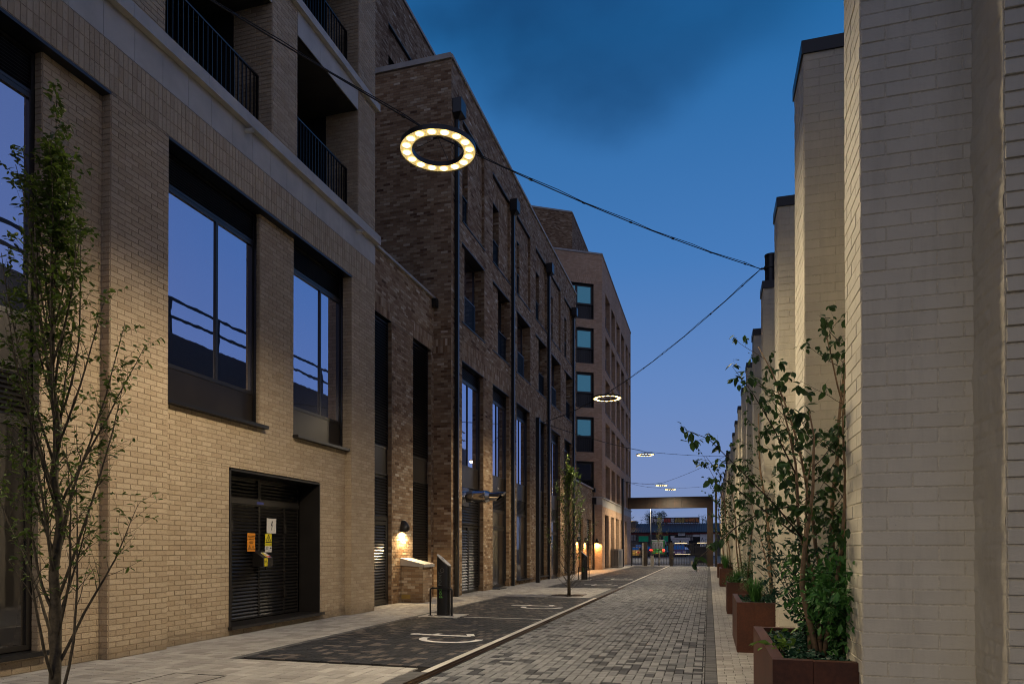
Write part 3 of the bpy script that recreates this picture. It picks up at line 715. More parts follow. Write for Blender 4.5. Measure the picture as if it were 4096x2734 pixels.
for yy in (10.1, 13.9):   # small white overflow spouts under the ledge
    m = MB(); zc = 8.52; m.cyl((AX+.01, yy-.3, zc), (AX+.16, yy-.3, zc-.01), .035, n=14, cap=False); m.cyl((AX+.16, yy-.3, zc-.01), (AX+.02, yy-.3, zc-.01), .027, n=14, cap=False); m.obj('overflow_spout', 'plastic_white', T)
# plant door in a deep metal lined opening
D = plate(FA, T, 'door_lining', 'dark_metal', 12.34, 12.37, -.60, -.13, .15, 2.79)
plate(FA, T, 'door_lining', 'dark_metal', 9.64, 12.34, -.60, -.13, 2.76, 2.79); plate(FA, T, 'door_lining', 'dark_metal', 9.62, 9.65, -.60, -.13, .15, 2.76)
plate(FA, T, 'door_sill', 'dark_metal', 9.60, 12.44, -.60, -.06, .10, .15)
for (a, b) in ((9.66, 10.24), (10.24, 11.03), (11.03, 11.82), (11.82, 12.30)):
    dl = louvre(FA, T, a+.004, b-.004, -.60, .17, 2.26, .0635, .042, name='door_leaf', frame=.018)
    if a in (9.66, 11.03):
        for zz_ in (.6, 1.85):
            uu = b-.03; m = MB(); fbox(m, FA, uu-.02, uu+.05, -.60, -.565, zz_-.09, zz_+.09); m.obj('hinge', 'dark_metal', dl, at(FA, uu, -.6, zz_))
for (a, b) in ((9.66, 11.03), (11.03, 12.30)): louvre(FA, T, a+.004, b-.004, -.60, 2.34, 2.75, .0635, .042, frame=.03)
plate(FA, T, 'transom', 'dark_metal', 9.66, 12.30, -.64, -.58, 2.262, 2.338)
plate(FA, T, 'blue_label', 'sign_blue', 10.93, 11.13, -.58, -.577, 2.285, 2.325)
# signs on the plant door
def tri_sign(m, fr, u, z, s, d):
    for k_, mm in ((s, m),):
        pts = [(u-k_/2, z-k_*.43), (u+k_/2, z-k_*.43), (u, z+k_*.43)]
    w = s*.09
    def seg(p, q):
        p, q = Vector((p[0], p[1])), Vector((q[0], q[1])); e = (q-p).normalized(); n = Vector((-e.y, e.x))*w/2; p -= e*w/2; q += e*w/2
        m.add([at(fr, x.x, d, x.y) for x in (p-n, q-n, q+n, p+n)], [(0, 1, 2, 3)])
    for i in range(3): seg(pts[i], pts[(i+1) % 3])
    z0 = z-s*.12
    for p, q in (((u-.05*s, z0+.28*s), (u+.06*s, z0+.14*s)), ((u+.06*s, z0+.14*s), (u-.04*s, z0+.10*s)), ((u-.04*s, z0+.10*s), (u+.03*s, z0-.05*s)), ((u-.16*s, z0-.14*s), (u+.12*s, z0-.02*s)), ((u, z0-.08*s), (u+.14*s, z0-.17*s))): 
        w = s*.05; seg(p, q)
def sign_board(name, label, mat, u0, u1, z0, z1, d=-.548):
    t = thing(name, label, 'sign', at(FA, (u0+u1)/2, d, z0)); plate(FA, t, 'board', mat, u0, u1, d-.006, d, z0, z1)
    return t
t = sign_board('warning_sign', 'pale grey square sign with a black lightning arrow on the louvred plant door', 'sign_white', 11.19, 11.48, 1.745, 2.03)
m = MB(); d_ = -.5465
for pl in ([(11.345, 1.98), (11.375, 1.98), (11.345, 1.90), (11.37, 1.905), (11.345, 1.845), (11.33, 1.845), (11.345, 1.888), (11.315, 1.885)], [(11.325, 1.845), (11.352, 1.838), (11.333, 1.795)]):
    m.add([at(FA, u, d_, z) for u, z in pl], [tuple(range(len(pl)))])
m.obj('lightning_arrow', 'sign_black', t)
t = sign_board('warning_sign', 'orange notice with two black warning triangles on the plant door', 'sign_orange', 10.62, 10.84, 1.40, 1.735)
m = MB(); tri_sign(m, FA, 10.68, 1.475, .085, d_); tri_sign(m, FA, 10.78, 1.475, .085, d_); m.obj('warning_triangle', 'sign_black', t)
fmt = lambda u, z: face_matrix(at(FA, u, d_, z), (1, 0))
for s, z, sz in (('ELECTRICITY SUBSTATION', 1.682, .0165), ('HAZARD 471-1', 1.655, .026), ('WARNING CALL 0800 028', 1.622, .0145), ('IN CASE OF', 1.59, .0145), ('EMERGENCY CALL', 1.572, .0165), ('0800 028 0247', 1.553, .0165)):
    text_part('lettering', s, sz, 'sign_black', t, fmt(10.73, z), xs=.92)
t = sign_board('warning_sign', 'yellow danger of death sign with black triangle above a white notice', 'sign_yellow', 11.14, 11.34, 1.50, 1.735)
plate(FA, t, 'notice_board', 'sign_white', 11.14, 11.34, -.554, -.548, 1.385, 1.4995)
m = MB(); tri_sign(m, FA, 11.24, 1.645, .165, d_); m.obj('warning_triangle', 'sign_black', t)
text_part('lettering', 'DANGER OF DEATH', .021, 'sign_black', t, fmt(11.24, 1.527), xs=.9)
for i, s in enumerate(('IT IS DANGEROUS TO', 'GAIN ENTRY OR TO', 'INTERFERE WITH', 'EQUIPMENT')): text_part('lettering', s, .009, 'sign_black', t, fmt(11.20, 1.478-i*.014))
text_part('lettering', '0800 31 63', .012, 'sign_black', t, fmt(11.24, 1.41)); m = MB(); fbox(m, FA, 11.285, 11.33, -.548, -.5465, 1.455, 1.475); m.obj('camera_symbol', 'sign_black', t)
t = thing('lock_box', 'small dark sloped metal lock box with yellow danger label on the plant door', 'box', at(FA, 10.97, -.5, 1.13))
m = MB(); m.prism([(-8.13+0, 1.12), (-7.90, 1.12), (-7.90, 1.28), (-8.13, 1.42)], 'y', 10.82, 11.12); m.obj('body', 'dark_metal', t, fix=True)
plate(FA, t, 'yellow_label', 'sign_yellow', 10.86, 10.95, -.36, -.357, 1.125, 1.275); m = MB(); tri_sign(m, FA, 10.905, 1.22, .07, -.356); m.obj('warning_triangle', 'sign_black', t)
text_part('lettering', 'DANGER OF DEATH', .009, 'sign_black', t, face_matrix(at(FA, 10.905, -.356, 1.155), (1, 0)), xs=.9)
nrm = Vector((.14, 0, .23)).normalized()
def slope(u0, u1, s0, s1, h, mat, nm):
    P = lambda u, s: Vector((-8.13+.23*s, u, 1.42-.14*s)) + nrm*h
    MB().add([P(u0, s0), P(u0, s1), P(u1, s1), P(u1, s0)], [(0, 1, 2, 3)]).obj(nm, mat, t)
slope(10.95, 11.10, .3, .95, .002, 'sign_white', 'white_label'); slope(10.96, 11.02, .35, .72, .003, 'sign_yellow', 'yellow_label'); slope(11.035, 11.09, .75, .92, .003, 'sign_red', 'red_label'); slope(10.96, 11.02, .75, .92, .003, 'sign_orange', 'orange_label')
rg = MB()
for i in range(16):
    P = lambda a, r: Vector((-8.13+.23*(.53+r*math.cos(a)/.27), 11.062+r*math.sin(a), 1.42-.14*(.53+r*math.cos(a)/.27)))+nrm*.003
    a, b = i*PI/8, (i+1)*PI/8; rg.add([P(a, .020), P(a, .026), P(b, .026), P(b, .020)], [(0, 1, 2, 3)])
rg.obj('prohibition_ring', 'sign_red', t)
m = MB(); fbox(m, FA, 11.12, 11.20, -.45, -.42, 1.18, 1.21); fbox(m, FA, 10.99, 11.02, -.45, -.42, 1.06, 1.12); m.obj('lever', 'dark_metal', t)

# ------------------------------------------------------------------ low brown link between the two blocks
LK = thing('link_building', 'two storey brown brick link with tall louvres between the tan and brown buildings', 'building', (-8, 17, 0))
LX = -8.0; FL = FR((LX, 0), (1, 0)); BL = Bricks()
op = [(14.7, 16.32), (17.65, 18.97)]
BL.panel((LX, 0), (1, 0), 14.49, 19.2, 0, 8.98, holes=[(a, b, 0 if a < 15 else 1.0, 7.40) for a, b in op], soldiers=[(a-.0, b+.02, 7.41, 7.84) for a, b in op], mode='brown', tone=.05, off=14.5)
for a, b in op: side(BL, b, -8.13, LX, 0, 7.40, mode='brown')
wall = BL.back.obj('wall', 'brown_mortar', LK); BL.finish(wall, 'brown_brick', 220)
m = MB(); m.box(-13, -8.2, 14.5, 19.15, 0, 8.9); m.obj('core', 'dark_interior', LK)
ledge(LK, FL, 14.49, 19.18, 8.98, 9.08, .08, 1.2, name='coping', mat='coping_stone')
plate(FL, LK, 'gutter_box', 'black_metal', 18.98, 19.17, -.02, .16, 8.72, 8.97)
louvre(FL, LK, 14.7, 16.3, -.10, 4.05, 7.36, .0743, .045); plate(FL, LK, 'panel', 'panel_metal', 14.7, 16.3, -.16, -.115, 3.40, 4.05)
louvre(FL, LK, 14.7, 16.3, -.10, 2.24, 3.40, .0743, .045)
f_ = MB(); fbox(f_, FL, 14.7, 16.3, -.17, -.08, 2.17, 2.24); fbox(f_, FL, 16.18, 16.3, -.17, -.085, 0, 2.17); fbox(f_, FL, 14.7, 15.28, -.17, -.085, 0, 2.17); f_.obj('door_frame', 'dark_metal', LK)
dl = louvre(FL, LK, 15.28, 16.18, -.06, .03, 2.15, .0743, .045, name='plant_door', frame=.09)
door_pull(FL, dl, 15.40, -.06, .95, 1.25)
louvre(FL, LK, 17.66, 18.95, -.10, 4.05, 7.36, .0743, .045); plate(FL, LK, 'panel', 'panel_metal', 17.66, 18.95, -.16, -.115, 3.40, 4.05); louvre(FL, LK, 17.66, 18.95, -.10, 1.02, 3.40, .0743, .045)
# low wall with sloping coping
LW = thing('low_wall', 'short brown brick wall with sloping pale stone coping beneath the wall light', 'wall', (-7.7, 17, 0))
Bw = Bricks(); Bw.panel((0, 16.9), (0, -1), -7.99, -7.36, 0, 1.0, mode='brown', tone=.05, off=-7.36); Bw.panel((-7.36, 0), (1, 0), 16.9, 17.5, 0, .97, mode='brown', tone=.05, off=16.9); Bw.panel((0, 17.5), (0, 1), 7.36, 7.99, 0, 1.0, mode='brown')
w_ = Bw.back.obj('wall_face', 'brown_mortar', LW); Bw.finish(w_, 'brown_brick', 90)
MB().prism([(-8.0, 1.0), (-7.30, .955), (-7.30, 1.035), (-8.0, 1.20)], 'y', 16.84, 17.56).obj('coping', 'coping_stone', LW, fix=True)
MB().box(-7.98, -7.72, 16.885, 16.889, .10, .22).obj('vent_plate', 'vent_yellow', LW)

# ------------------------------------------------------------------ brown block
BB = thing('apartment_block', 'four storey brown brick apartment block with deep window recesses and black downpipes', 'building', (-8, 29, 0))
X0 = -7.43; FB = FR((X0, 0), (1, 0)); K = Bricks(); Y0, Y1 = 19.15, 39.25
mod = [20.08+3.15*i for i in range(6)]; holes = []; sold = []; top, rA, rB = 16.22, (11.74, 14.95), (8.56, 11.06)
RB = -.10    # shallow recess of the panels
infill = []
for i, s in enumerate(mod):
    e = s+2.12; nar = .78 if i % 2 == 0 else 1.05
    holes += [(s, e, .17 if i in (2, 3, 5) else 0, 7.34), (s+.02, e+.1, *rA), (s, e+.1, *rB)]
    infill.append((i, s, e, nar))
K.panel((X0, 0), (1, 0), Y0, Y1, 0, top, holes=holes, soldiers=[(Y0+.9, Y1, 7.35, 8.0)], mode='brown', tone=.02, off=Y0)
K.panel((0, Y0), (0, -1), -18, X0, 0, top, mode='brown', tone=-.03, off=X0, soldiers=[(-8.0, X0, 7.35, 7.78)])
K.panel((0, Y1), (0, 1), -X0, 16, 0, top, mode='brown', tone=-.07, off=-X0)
for i, s, e, nar in infill:
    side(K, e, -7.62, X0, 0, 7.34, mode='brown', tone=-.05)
    # row A: recessed brick panel, window at its near end, soldier course above the window
    a, b = s+.02, e+.1
    K.panel((X0+RB, 0), (1, 0), a, b, *rA, holes=[(a, a+nar, rA[0], 14.05)], soldiers=[(a, a+nar, 14.06, 14.50), (a+nar, b, 14.06, 14.5)] if 1 else [], mode='brown', tone=.02, off=a)
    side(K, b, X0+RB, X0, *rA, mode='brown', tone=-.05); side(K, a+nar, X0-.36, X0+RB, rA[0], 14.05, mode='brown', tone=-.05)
    a, b = s, e+.1; st = .48 if i % 2 == 0 else .95
    K.panel((X0+RB, 0), (1, 0), a, a+st, *rB, mode='brown', tone=.05, off=a)
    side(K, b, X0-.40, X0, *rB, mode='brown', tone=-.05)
wall = K.back.obj('wall', 'brown_mortar', BB); K.finish(wall, 'brown_brick')
c_ = MB(); c_.box(-18, -7.86, Y0+.05, Y1-.05, 0, top-.02)
for i, s, e, nar in infill:
    c_.box(-7.86, -7.55, s+.03+nar, e+.09, 11.75, 14.9); c_.box(-7.86, -7.55, s+.01, e+.09, 14.1, 14.9)
for za, zb in ((7.35, 8.55), (11.07, 11.73), (14.96, top-.02)): c_.box(-7.86, X0-.01, Y0+.05, Y1-.05, za, zb)
pr = [Y0+.05] + [v for _, s, e, _n in infill for v in (s, e+.005)] + [Y1-.05]
for a, b in zip(pr[::2], pr[1::2]):
    if b > a: c_.box(-7.86, X0-.01, a+.004, b-.004, .01, 7.349); c_.box(-7.86, X0-.01, a+.11 if a > Y0+.1 else a, b-.004, 8.551, 14.959)
c_.obj('core', 'brown_mortar', BB)
ledge(BB, FB, Y0-.04, Y1+.04, top, top+.16, .06, 1.3, name='coping', mat='coping_stone')
m = MB(); m.box(-18, X0-.0, Y0-.06, Y0+.2, top+.001, top+.16); m.obj('coping', 'coping_stone', BB)
WB = -.17
for i, s, e, nar in infill:
    a, b = s+.01, e-.01
    plate(FB, BB, 'lintel', 'black_metal', s-.01, e+.03, -.22, .006, 7.335, 7.36)
    louvre(FB, BB, a, b, WB, 6.86, 7.33, .052, .03)
    window(FB, BB, a, b, WB, 4.09, 6.86, mull=(a+(b-a)*.48,))
    plate(FB, BB, 'panel', 'panel_metal', a, b, WB-.05, WB-.012, 3.49, 4.09)
    plate(FB, BB, 'window_jamb', 'black_metal', b-.015, b+.008, WB, WB+.04, .2, 7.33)
    if i == 0:
        louvre(FB, BB, a, b, WB, 2.24, 3.49, .09, .05)
        for (p, q) in ((a, (a+b)/2-.01), ((a+b)/2+.01, b)): louvre(FB, BB, p, q, WB, .03, 2.2, .09, .05, name='plant_door', frame=.06)
    else:
        louvre(FB, BB, a, b, WB, 2.85, 3.49, .052, .03)
        if i in (1, 4):
            window(FB, BB, a, b, WB, 2.24, 2.85, mull=(a+.45,), glassm='lit_room' if 0 else 'dark_glass', name='fanlight')
            window(FB, BB, a, a+.45, WB, .03, 2.23, glassm='dark_glass', name='sidelight')
            dd = window(FB, BB, a+.45, b, WB, .03, 2.23, glassm='dark_glass', name='glass_door', bar=.09); door_pull(FB, dd, a+.60, WB, .95, 1.55)
            plate(FB, BB, 'blind', 'interior_cream', a+.55, a+1.05, WB-.12, WB-.11, .9, 2.8) if 0 else None
            plate(FB, BB, 'doorstep', 'black_metal', a-.02, a+.85, -.1, .28, .0, .035)
        else:
            window(FB, BB, a, b, WB, .20, 2.85, mull=(a+.62,), glassm='dark_glass')
            plate(FB, BB, 'sill', 'black_metal', a-.04, e+.12, WB, .10, .15, .19)
    # upper windows
    a = s+.02
    plate(FB, BB, 'lintel', 'black_metal', a-.03, e+.13, RB, .008, 14.93, 14.965); plate(FB, BB, 'sill', 'black_metal', a-.03, e+.14, RB, .035, 11.715, 11.745)
    window(FB, BB, a, a+nar, -.33, 11.80, 14.03, glassm='dark_glass' if i % 2 else 'window_glass')
    plate(FB, BB, 'window_head', 'black_metal', a, a+nar, -.33, RB+.005, 14.03, 14.06)
    railing(FB, BB, a, a+nar-.01, RB-.05, 11.78, 12.72, .10, capd=.03)
    a, b = s, e+.1; st = .48 if i % 2 == 0 else .95
    plate(FB, BB, 'lintel', 'black_metal', a-.03, b+.03, -.40, .008, 11.04, 11.075); plate(FB, BB, 'sill', 'black_metal', a-.03, b+.04, RB, .035, 8.535, 8.565)
    window(FB, BB, a+st, b-.005, -.36, 8.60, 11.04, mull=(a+st+.5,) if i % 2 == 0 else (), glassm='dark_glass' if i % 2 else 'window_glass')
    railing(FB, BB, a+st+.01, a+st+1.05, -.12, 8.6, 9.56, .10, capd=.03 if i % 2 else 0)
text_part('lettering', 'Yard', .115, 'sign_white', BB, face_matrix(at(FB, 24.38, WB-.010, 3.72), (1, 0)), align='LEFT')
for nm, s in (('pipe', 0),):
    for yy in (19.42, 25.62, 31.82, 38.05):
        t = thing('downpipe', {19.42: 'black square downpipe with hopper at the near corner of the brown block', 25.62: 'black downpipe between the plant louvres and the entrance of the brown block', 31.82: 'black downpipe on the brown block just beyond the tall cable pole', 38.05: 'farthest black downpipe on the brown block behind the slim tree'}[yy], 'downpipe', at(FB, yy, .1, 0), 'downpipes on the brown block')
        plate(FB, t, 'pipe', 'black_metal', yy-.055, yy+.055, .03, .14, .0, 14.55)
        m = MB(); fbox(m, FB, yy-.22, yy+.22, .004, .30, 14.62, 15.05); m.add([at(FB, u, d, z) for u, d, z in ((yy-.22, .02, 14.62), (yy+.22, .02, 14.62), (yy+.22, .30, 14.62), (yy-.22, .30, 14.62), (yy-.06, .03, 14.5), (yy+.06, .03, 14.5), (yy+.06, .14, 14.5), (yy-.06, .14, 14.5))], [(0, 1, 5, 4), (1, 2, 6, 5), (2, 3, 7, 6), (3, 0, 4, 7)]); m.obj('hopper', 'black_metal', t)
        for z in (3, 6, 9, 12): plate(FB, t, 'bracket', 'dark_metal', yy-.08, yy+.08, .003, .145, z, z+.04)
# flue
t = thing('exhaust_flue', 'shiny steel exhaust flue with angled tip sticking out of the louvres', 'flue', (-7.4, 21, 3.1))
z = 3.12; p0 = Vector((-7.62, 20.75, z)); dv = Vector((1, .0, 0))
plate(FB, t, 'wall_plate', 'steel', 20.45, 21.05, -.16, -.12, 2.82, 3.42)
m = MB()
for a, b, r in ((0, .35, .185), (.35, .37, .20), (.37, .70, .185), (.70, .72, .205), (.72, .76, .195), (.76, .78, .205)): m.cyl(p0+dv*a, p0+dv*b, r, n=20)
m.cyl(p0+dv*.78, p0+dv*.90, .195, .145, n=20, cap=False); m.obj('flue_pipe', 'steel', t)
m = MB(); n = 20; ra = [p0+dv*.9+Vector((0, .14*math.cos(2*PI*i/n), .14*math.sin(2*PI*i/n))) for i in range(n)]; rb_ = [p0+dv*(1.28+.16*math.sin(2*PI*i/n)*1.0)+Vector((0, .14*math.cos(2*PI*i/n), .14*math.sin(2*PI*i/n))) for i in range(n)]
m.add(ra+rb_, [(i, (i+1) % n, n+(i+1) % n, n+i) for i in range(n)], 0, True); m.obj('tip', 'steel', t)

# upper set-back storey of the brown block and the far brown tower
UB = thing('set_back_block', 'tall dark brown brick block rising behind the brown apartment block', 'building', (-11, 30, 16))
Ku = Bricks(); FU = FR((-11, 0), (1, 0)); hol = [(20.1+3.15*i, 22.35+3.15*i, 17.0, 20.3) for i in range(-1, 6)]
hol = [(22.12+3.15*i, 24.2+3.15*i, 17.0, 20.3) for i in range(-1, 5)]
Ku.panel((-11, 0), (1, 0), 17, 40, 14, 22.0, holes=hol, mode='brown', tone=-.04, course=.075)
for a, b, c, d in hol:
    Ku.panel((-11.1, 0), (1, 0), a, b, c, d, holes=[(a, a+.8, c, 19.3)], soldiers=[(a, b, 19.31, 19.75)], mode='brown', tone=-.02)
    side(Ku, b, -11.1, -11, c, d, mode='brown')
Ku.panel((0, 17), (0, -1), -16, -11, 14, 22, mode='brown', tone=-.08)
wall = Ku.back.obj('wall', 'brown_mortar', UB); Ku.finish(wall, 'brown_brick', 0)
MB().box(-17, -11.35, 17.05, 39.9, 14, 21.95).obj('core', 'dark_interior', UB)
ledge(UB, FU, 16.95, 40, 22.0, 22.18, .06, 1.5, name='coping', mat='coping_stone')
for a, b, c, d in hol: plate(FU, UB, 'lintel', 'black_metal', a-.02, b+.03, -.12, .008, d-.02, d+.02); window(FU, UB, a, a+.8, -.25, c, 19.28, glassm='dark_glass')

# ------------------------------------------------------------------ tan tower at the far end
TW = thing('apartment_tower', 'seven storey pale tan brick tower with stone band and teal reflecting windows', 'building', (-8, 52, 0))
TX = -7.15; CY = 47.45; FT = FR((TX, 0), (1, 0)); KT = Bricks(); BW = 'pale_brick'
dA = Vector((math.sin(rad(58)), math.cos(rad(58)))); nA = (dA.y, -dA.x)
FS = (Vector((TX, CY, 0)), Vector((dA.x, dA.y, 0)), Vector((nA[0], nA[1], 0)))
cols = [(49.05, 51.35), (52.2, 54.35), (55.25, 57.4), (58.25, 60.5), (61.5, 63.3), (63.9, 65.1)]
rows = [(17.38, 19.85), (14.30, 16.76), (11.22, 13.68), (8.14, 10.56), (5.12, 7.48)]
gops = [(48.7, 50.65), (51.95, 53.75), (54.75, 56.7), (57.9, 59.9), (60.9, 62.1)]
hT = [(a, b, c, d) for a, b in cols for c, d in rows]+[(a, b, .05, 3.87) for a, b in gops]+[(CY, 65.6, 4.42, 5.08)]
KT.panel((TX, 0), (1, 0), CY, 65.6, 0, 21.95, holes=hT, course=.075, off=CY)
wr = [(-2.75, -.62, c, d) for c, d in rows]
KT.panel((TX, CY), nA, -9, 0, 0, 21.95, holes=wr+[(-9, 0, 4.5, 5.08)], soldiers=[(-3.0, -.4, 19.86, 20.5)], course=.075, off=0)
for a, b in cols:
    for c, d in rows: side(KT, b, TX-.55, TX, c, d)
for a, b in gops: side(KT, b, TX-.5, TX, .05, 3.87)
wall = KT.back.obj('wall', 'pale_mortar', TW); KT.finish(wall, BW, 160)
m = MB(); m.box(TX-9, TX-.56, CY+.8, 65.5, 0, 21.9)
for za, zb in ((3.88, 5.11), (7.5, 8.12), (10.58, 11.2), (13.7, 14.28), (16.78, 17.36), (19.87, 21.9)): m.box(TX-.56, TX-.01, CY+.4, 65.5, za, zb)
pr = [CY+.4]+[v for a, b in cols for v in (a, b)]+[65.55]
for a, b in zip(pr[::2], pr[1::2]): m.box(TX-.55, TX-.012, a+.004, b-.004, 5.10, 19.9)
pr = [CY+.4]+[v for a, b in gops for v in (a, b)]+[65.55]
for a, b in zip(pr[::2], pr[1::2]): m.box(TX-.55, TX-.012, a+.004, b-.004, 0.01, 3.9)
m.obj('core', 'pale_mortar', TW)
m = MB()
for z0, z1 in [(0, 5.1)]+[(rows[i][1]+.01, (rows[i-1][0]-.01) if i else 21.9) for i in range(5)]: fbox(m, FS, -9, -.3, -3, -.012, z0, z1)
for z0, z1 in rows: fbox(m, FS, -.61, -.3, -3, -.012, z0, z1); fbox(m, FS, -9, -2.76, -3, -.012, z0, z1)
m.obj('core', 'pale_mortar', TW)
for c, d in rows:
    window(FS, TW, -2.74, -.63, -.18, c+1.02, d-.01, mull=(-1.84,), bar=.14, glassm='teal_glass' if c > 6 else 'window_glass', thin=.16)
    plate(FS, TW, 'spandrel', 'black_metal', -2.74, -.63, -.30, -.24, c, c+1.02); railing(FS, TW, -2.74, -.63, -.12, c+.0, c+1.06, .155, .02)
    plate(FS, TW, 'window_head', 'black_metal', -2.76, -.61, -.2, .006, d-.012, d+.03)
for ci, (a, b) in enumerate(cols):
    for ri, (c, d) in enumerate(rows):
        window(FT, TW, a+.01, b-.01, -.5, c+.03, d-.01, glassm='dark_glass', mull=((a+b)/2,))
        plate(FT, TW, 'sill', 'black_metal', a-.03, b+.06, -.1, .04, c-.03, c)
        if not (ri == 4 and ci in (0, 3)): railing(FT, TW, a+.02, a+.02+(1.3 if ci in (0, 3) else .75), -.16 if ci in (0, 3) else -.32, c+.03, c+1.08, .11, capd=.03 if ci in (0, 3) else 0)
for a, b in gops:
    window(FT, TW, a+.01, b-.01, -.22, .08, 3.86, mull=((a+b)/2,), trans=(1.1, 2.4, 3.1), glassm='dark_glass')
stone_band(TW, FT, CY, 65.6, 4.42, 4.95, .9, .01); ledge(TW, FT, CY-.03, 65.66, 4.95, 5.10, .09, 1.8)
stone_band(TW, FS, -9, 0, 4.50, 4.95, .9, .01); ledge(TW, FS, -9, .03, 4.95, 5.10, .09, 1.8)
ledge(TW, FT, CY-.02, 65.62, 21.95, 22.12, .05, 1.8, name='coping', mat='coping_stone'); ledge(TW, FS, -9, .02, 21.95, 22.12, .05, 1.8, name='coping', mat='coping_stone')
F2 = thing('far_tower', 'dark brown brick tower top standing behind the pale tan tower', 'building', (-10.5, 54, 20))
KF = Bricks(); cy = 53.8; KF.panel((-10.5, cy), nA, -9, 0, 20, 28.4, mode='brown', tone=-.1); KF.panel((-10.5, 0), (1, 0), cy, 66, 20, 28.4, mode='brown', tone=-.1)
wall = KF.back.obj('wall', 'brown_mortar', F2); KF.finish(wall, 'brown_brick', 0)
F2s = (Vector((-10.5, cy, 0)), FS[1], FS[2]); m = MB(); fbox(m, F2s, -9, 0, -4, .04, 28.4, 28.52); m.box(-15, -10.46, cy+.1, 66, 28.4, 28.5); m.obj('coping', 'coping_stone', F2)
m = MB(); fbox(m, F2s, -9, -.4, -4, -.02, 20, 28.3); m.box(-15, -10.52, cy+.3, 66, 20, 28.35); m.obj('core', 'dark_interior', F2)
# low link in front of the tower
L2 = thing('link_building', 'low brick link with white coping between the brown block and the tan tower', 'building', (-8, 43, 0))
K2 = Bricks(); FK = FR((-7.7, 0), (1, 0)); ho = [(39.9, 40.6, .05, 3.4), (41.4, 42.9, .05, 3.4), (44.3, 46.0, .05, 3.4)]
K2.panel((-7.7, 0), (1, 0), 39.25, 47.2, 0, 5.5, holes=ho, mode='brown', tone=.1)
for a, b, c, d in ho: side(K2, b, -7.9, -7.7, c, d, mode='brown')
wall = K2.back.obj('wall', 'brown_mortar', L2); K2.finish(wall, 'brown_brick', 60)
MB().box(-12, -7.95, 39.3, 46.4, 0, 5.45).obj('core', 'dark_interior', L2); ledge(L2, FK, 39.25, 47.0, 5.5, 5.66, .08, 1.3, name='coping', mat='stone')
for a, b, c, d in ho: louvre(FK, L2, a, b, -.14, 1.9, d, .13, .06); window(FK, L2, a, b, -.14, c, 1.9, glassm='dark_glass', name='door')
t = thing('downpipe', 'black downpipe with box hopper where the link meets the tan tower', 'downpipe', (-7.6, 46.8, 0), 'downpipes on the brown block' if 0 else None)
plate(FK, t, 'pipe', 'black_metal', 46.6, 46.75, .03, .14, 0, 4.6); plate(FK, t, 'hopper', 'black_metal', 46.45, 46.9, .02, .3, 4.5, 4.95)
plate(FK, L2, 'gutter_box', 'black_metal', 46.6, 46.95, -.02, .2, 5.35, 5.62)
# air conditioning cabinet
t = thing('heat_pump', 'beige metal heat pump cabinet standing against the tan tower', 'heat pump', (-6.9, 53, 0))
m = MB(); m.box(-7.08, -6.55, 51.6, 54.3, .05, 1.42); m.obj('cabinet', 'grey_metal', t)
m = MB(); m.box(-7.06, -6.57, 51.62, 54.28, 0, .05); m.obj('base', 'dark_metal', t)
m = MB()
for j in range(4):
    for i in range(14): m.box(-7.0+j*.11, -6.92+j*.11, 51.594, 51.599, .2+i*.08, .24+i*.08)
m.obj('grille', 'black_metal', t)
m = MB()
for i in range(14): m.box(-6.549, -6.544, 52.0, 53.0, .2+i*.08, .24+i*.08)
m.obj('grille', 'black_metal', t)

# ------------------------------------------------------------------ painted brick wall on the right
RW = thing('painted_wall', 'long cream painted brick wall with tall capped pilasters along the lane', 'wall', (1.4, 20, 0))
KR = Bricks(); PXX, PW, WX = .885, .49, 1.478
pil = [4.52+2.53*i for i in range(21)]; tops = [6.6, 6.30, 6.05, 5.90, 5.88, 5.86]+[5.84]*20
kw = dict(course=.0863, length=.27, depth=.004, gap=.008, jit=.002)
for i, y in enumerate(pil):
    pw = .70 if i == 1 else PW; kk = dict(kw) if i < 9 else dict(kw)
    KR.panel((0, y), (0, -1), PXX, WX, -.01, tops[i], off=PXX, **kk)
    KR.panel((PXX, 0), (-1, 0), -(y+pw), -y, -.01, tops[i], off=-y, **kk)
    KR.panel((WX, 0), (-1, 0), -(pil[i+1] if i+1 < len(pil) else 58.5), -(y+pw), -.01, 5.6, off=-y, **kk)
    KR.panel((0, y+pw), (0, 1), -WX, -PXX, -.01, tops[i], **kk)
KR.panel((0, 4.075), (0, -1), WX-.012, 3.4, -.01, 6.6, off=1.3, course=.0863, length=.27, depth=.012, gap=.012, jit=.006)
wall = KR.back.obj('wall_face', 'paint_mortar', RW); KR.finish(wall, 'painted_brick')
m = MB(); m.box(WX+.02, WX+.4, 4.56, 58.5, 0, 5.6)
for i, y in enumerate(pil):
    pw = .70 if i == 1 else PW; m.box(PXX+.012, WX+.02, y+.012, y+pw-.012, 0, tops[i])
m.obj('core', 'paint_mortar', RW)
for i, y in enumerate(pil):
    pw = .70 if i == 1 else PW
    m = MB(); m.box(PXX-.02, WX+.05, y-.02, y+pw+.02, tops[i]-.10, tops[i]+.025); m.obj('capping', 'black_metal', RW, (PXX, y, tops[i]))
MB().box(WX-.02, WX+.42, 4.7, 58.5, 5.6, 5.66).obj('capping', 'black_metal', RW)
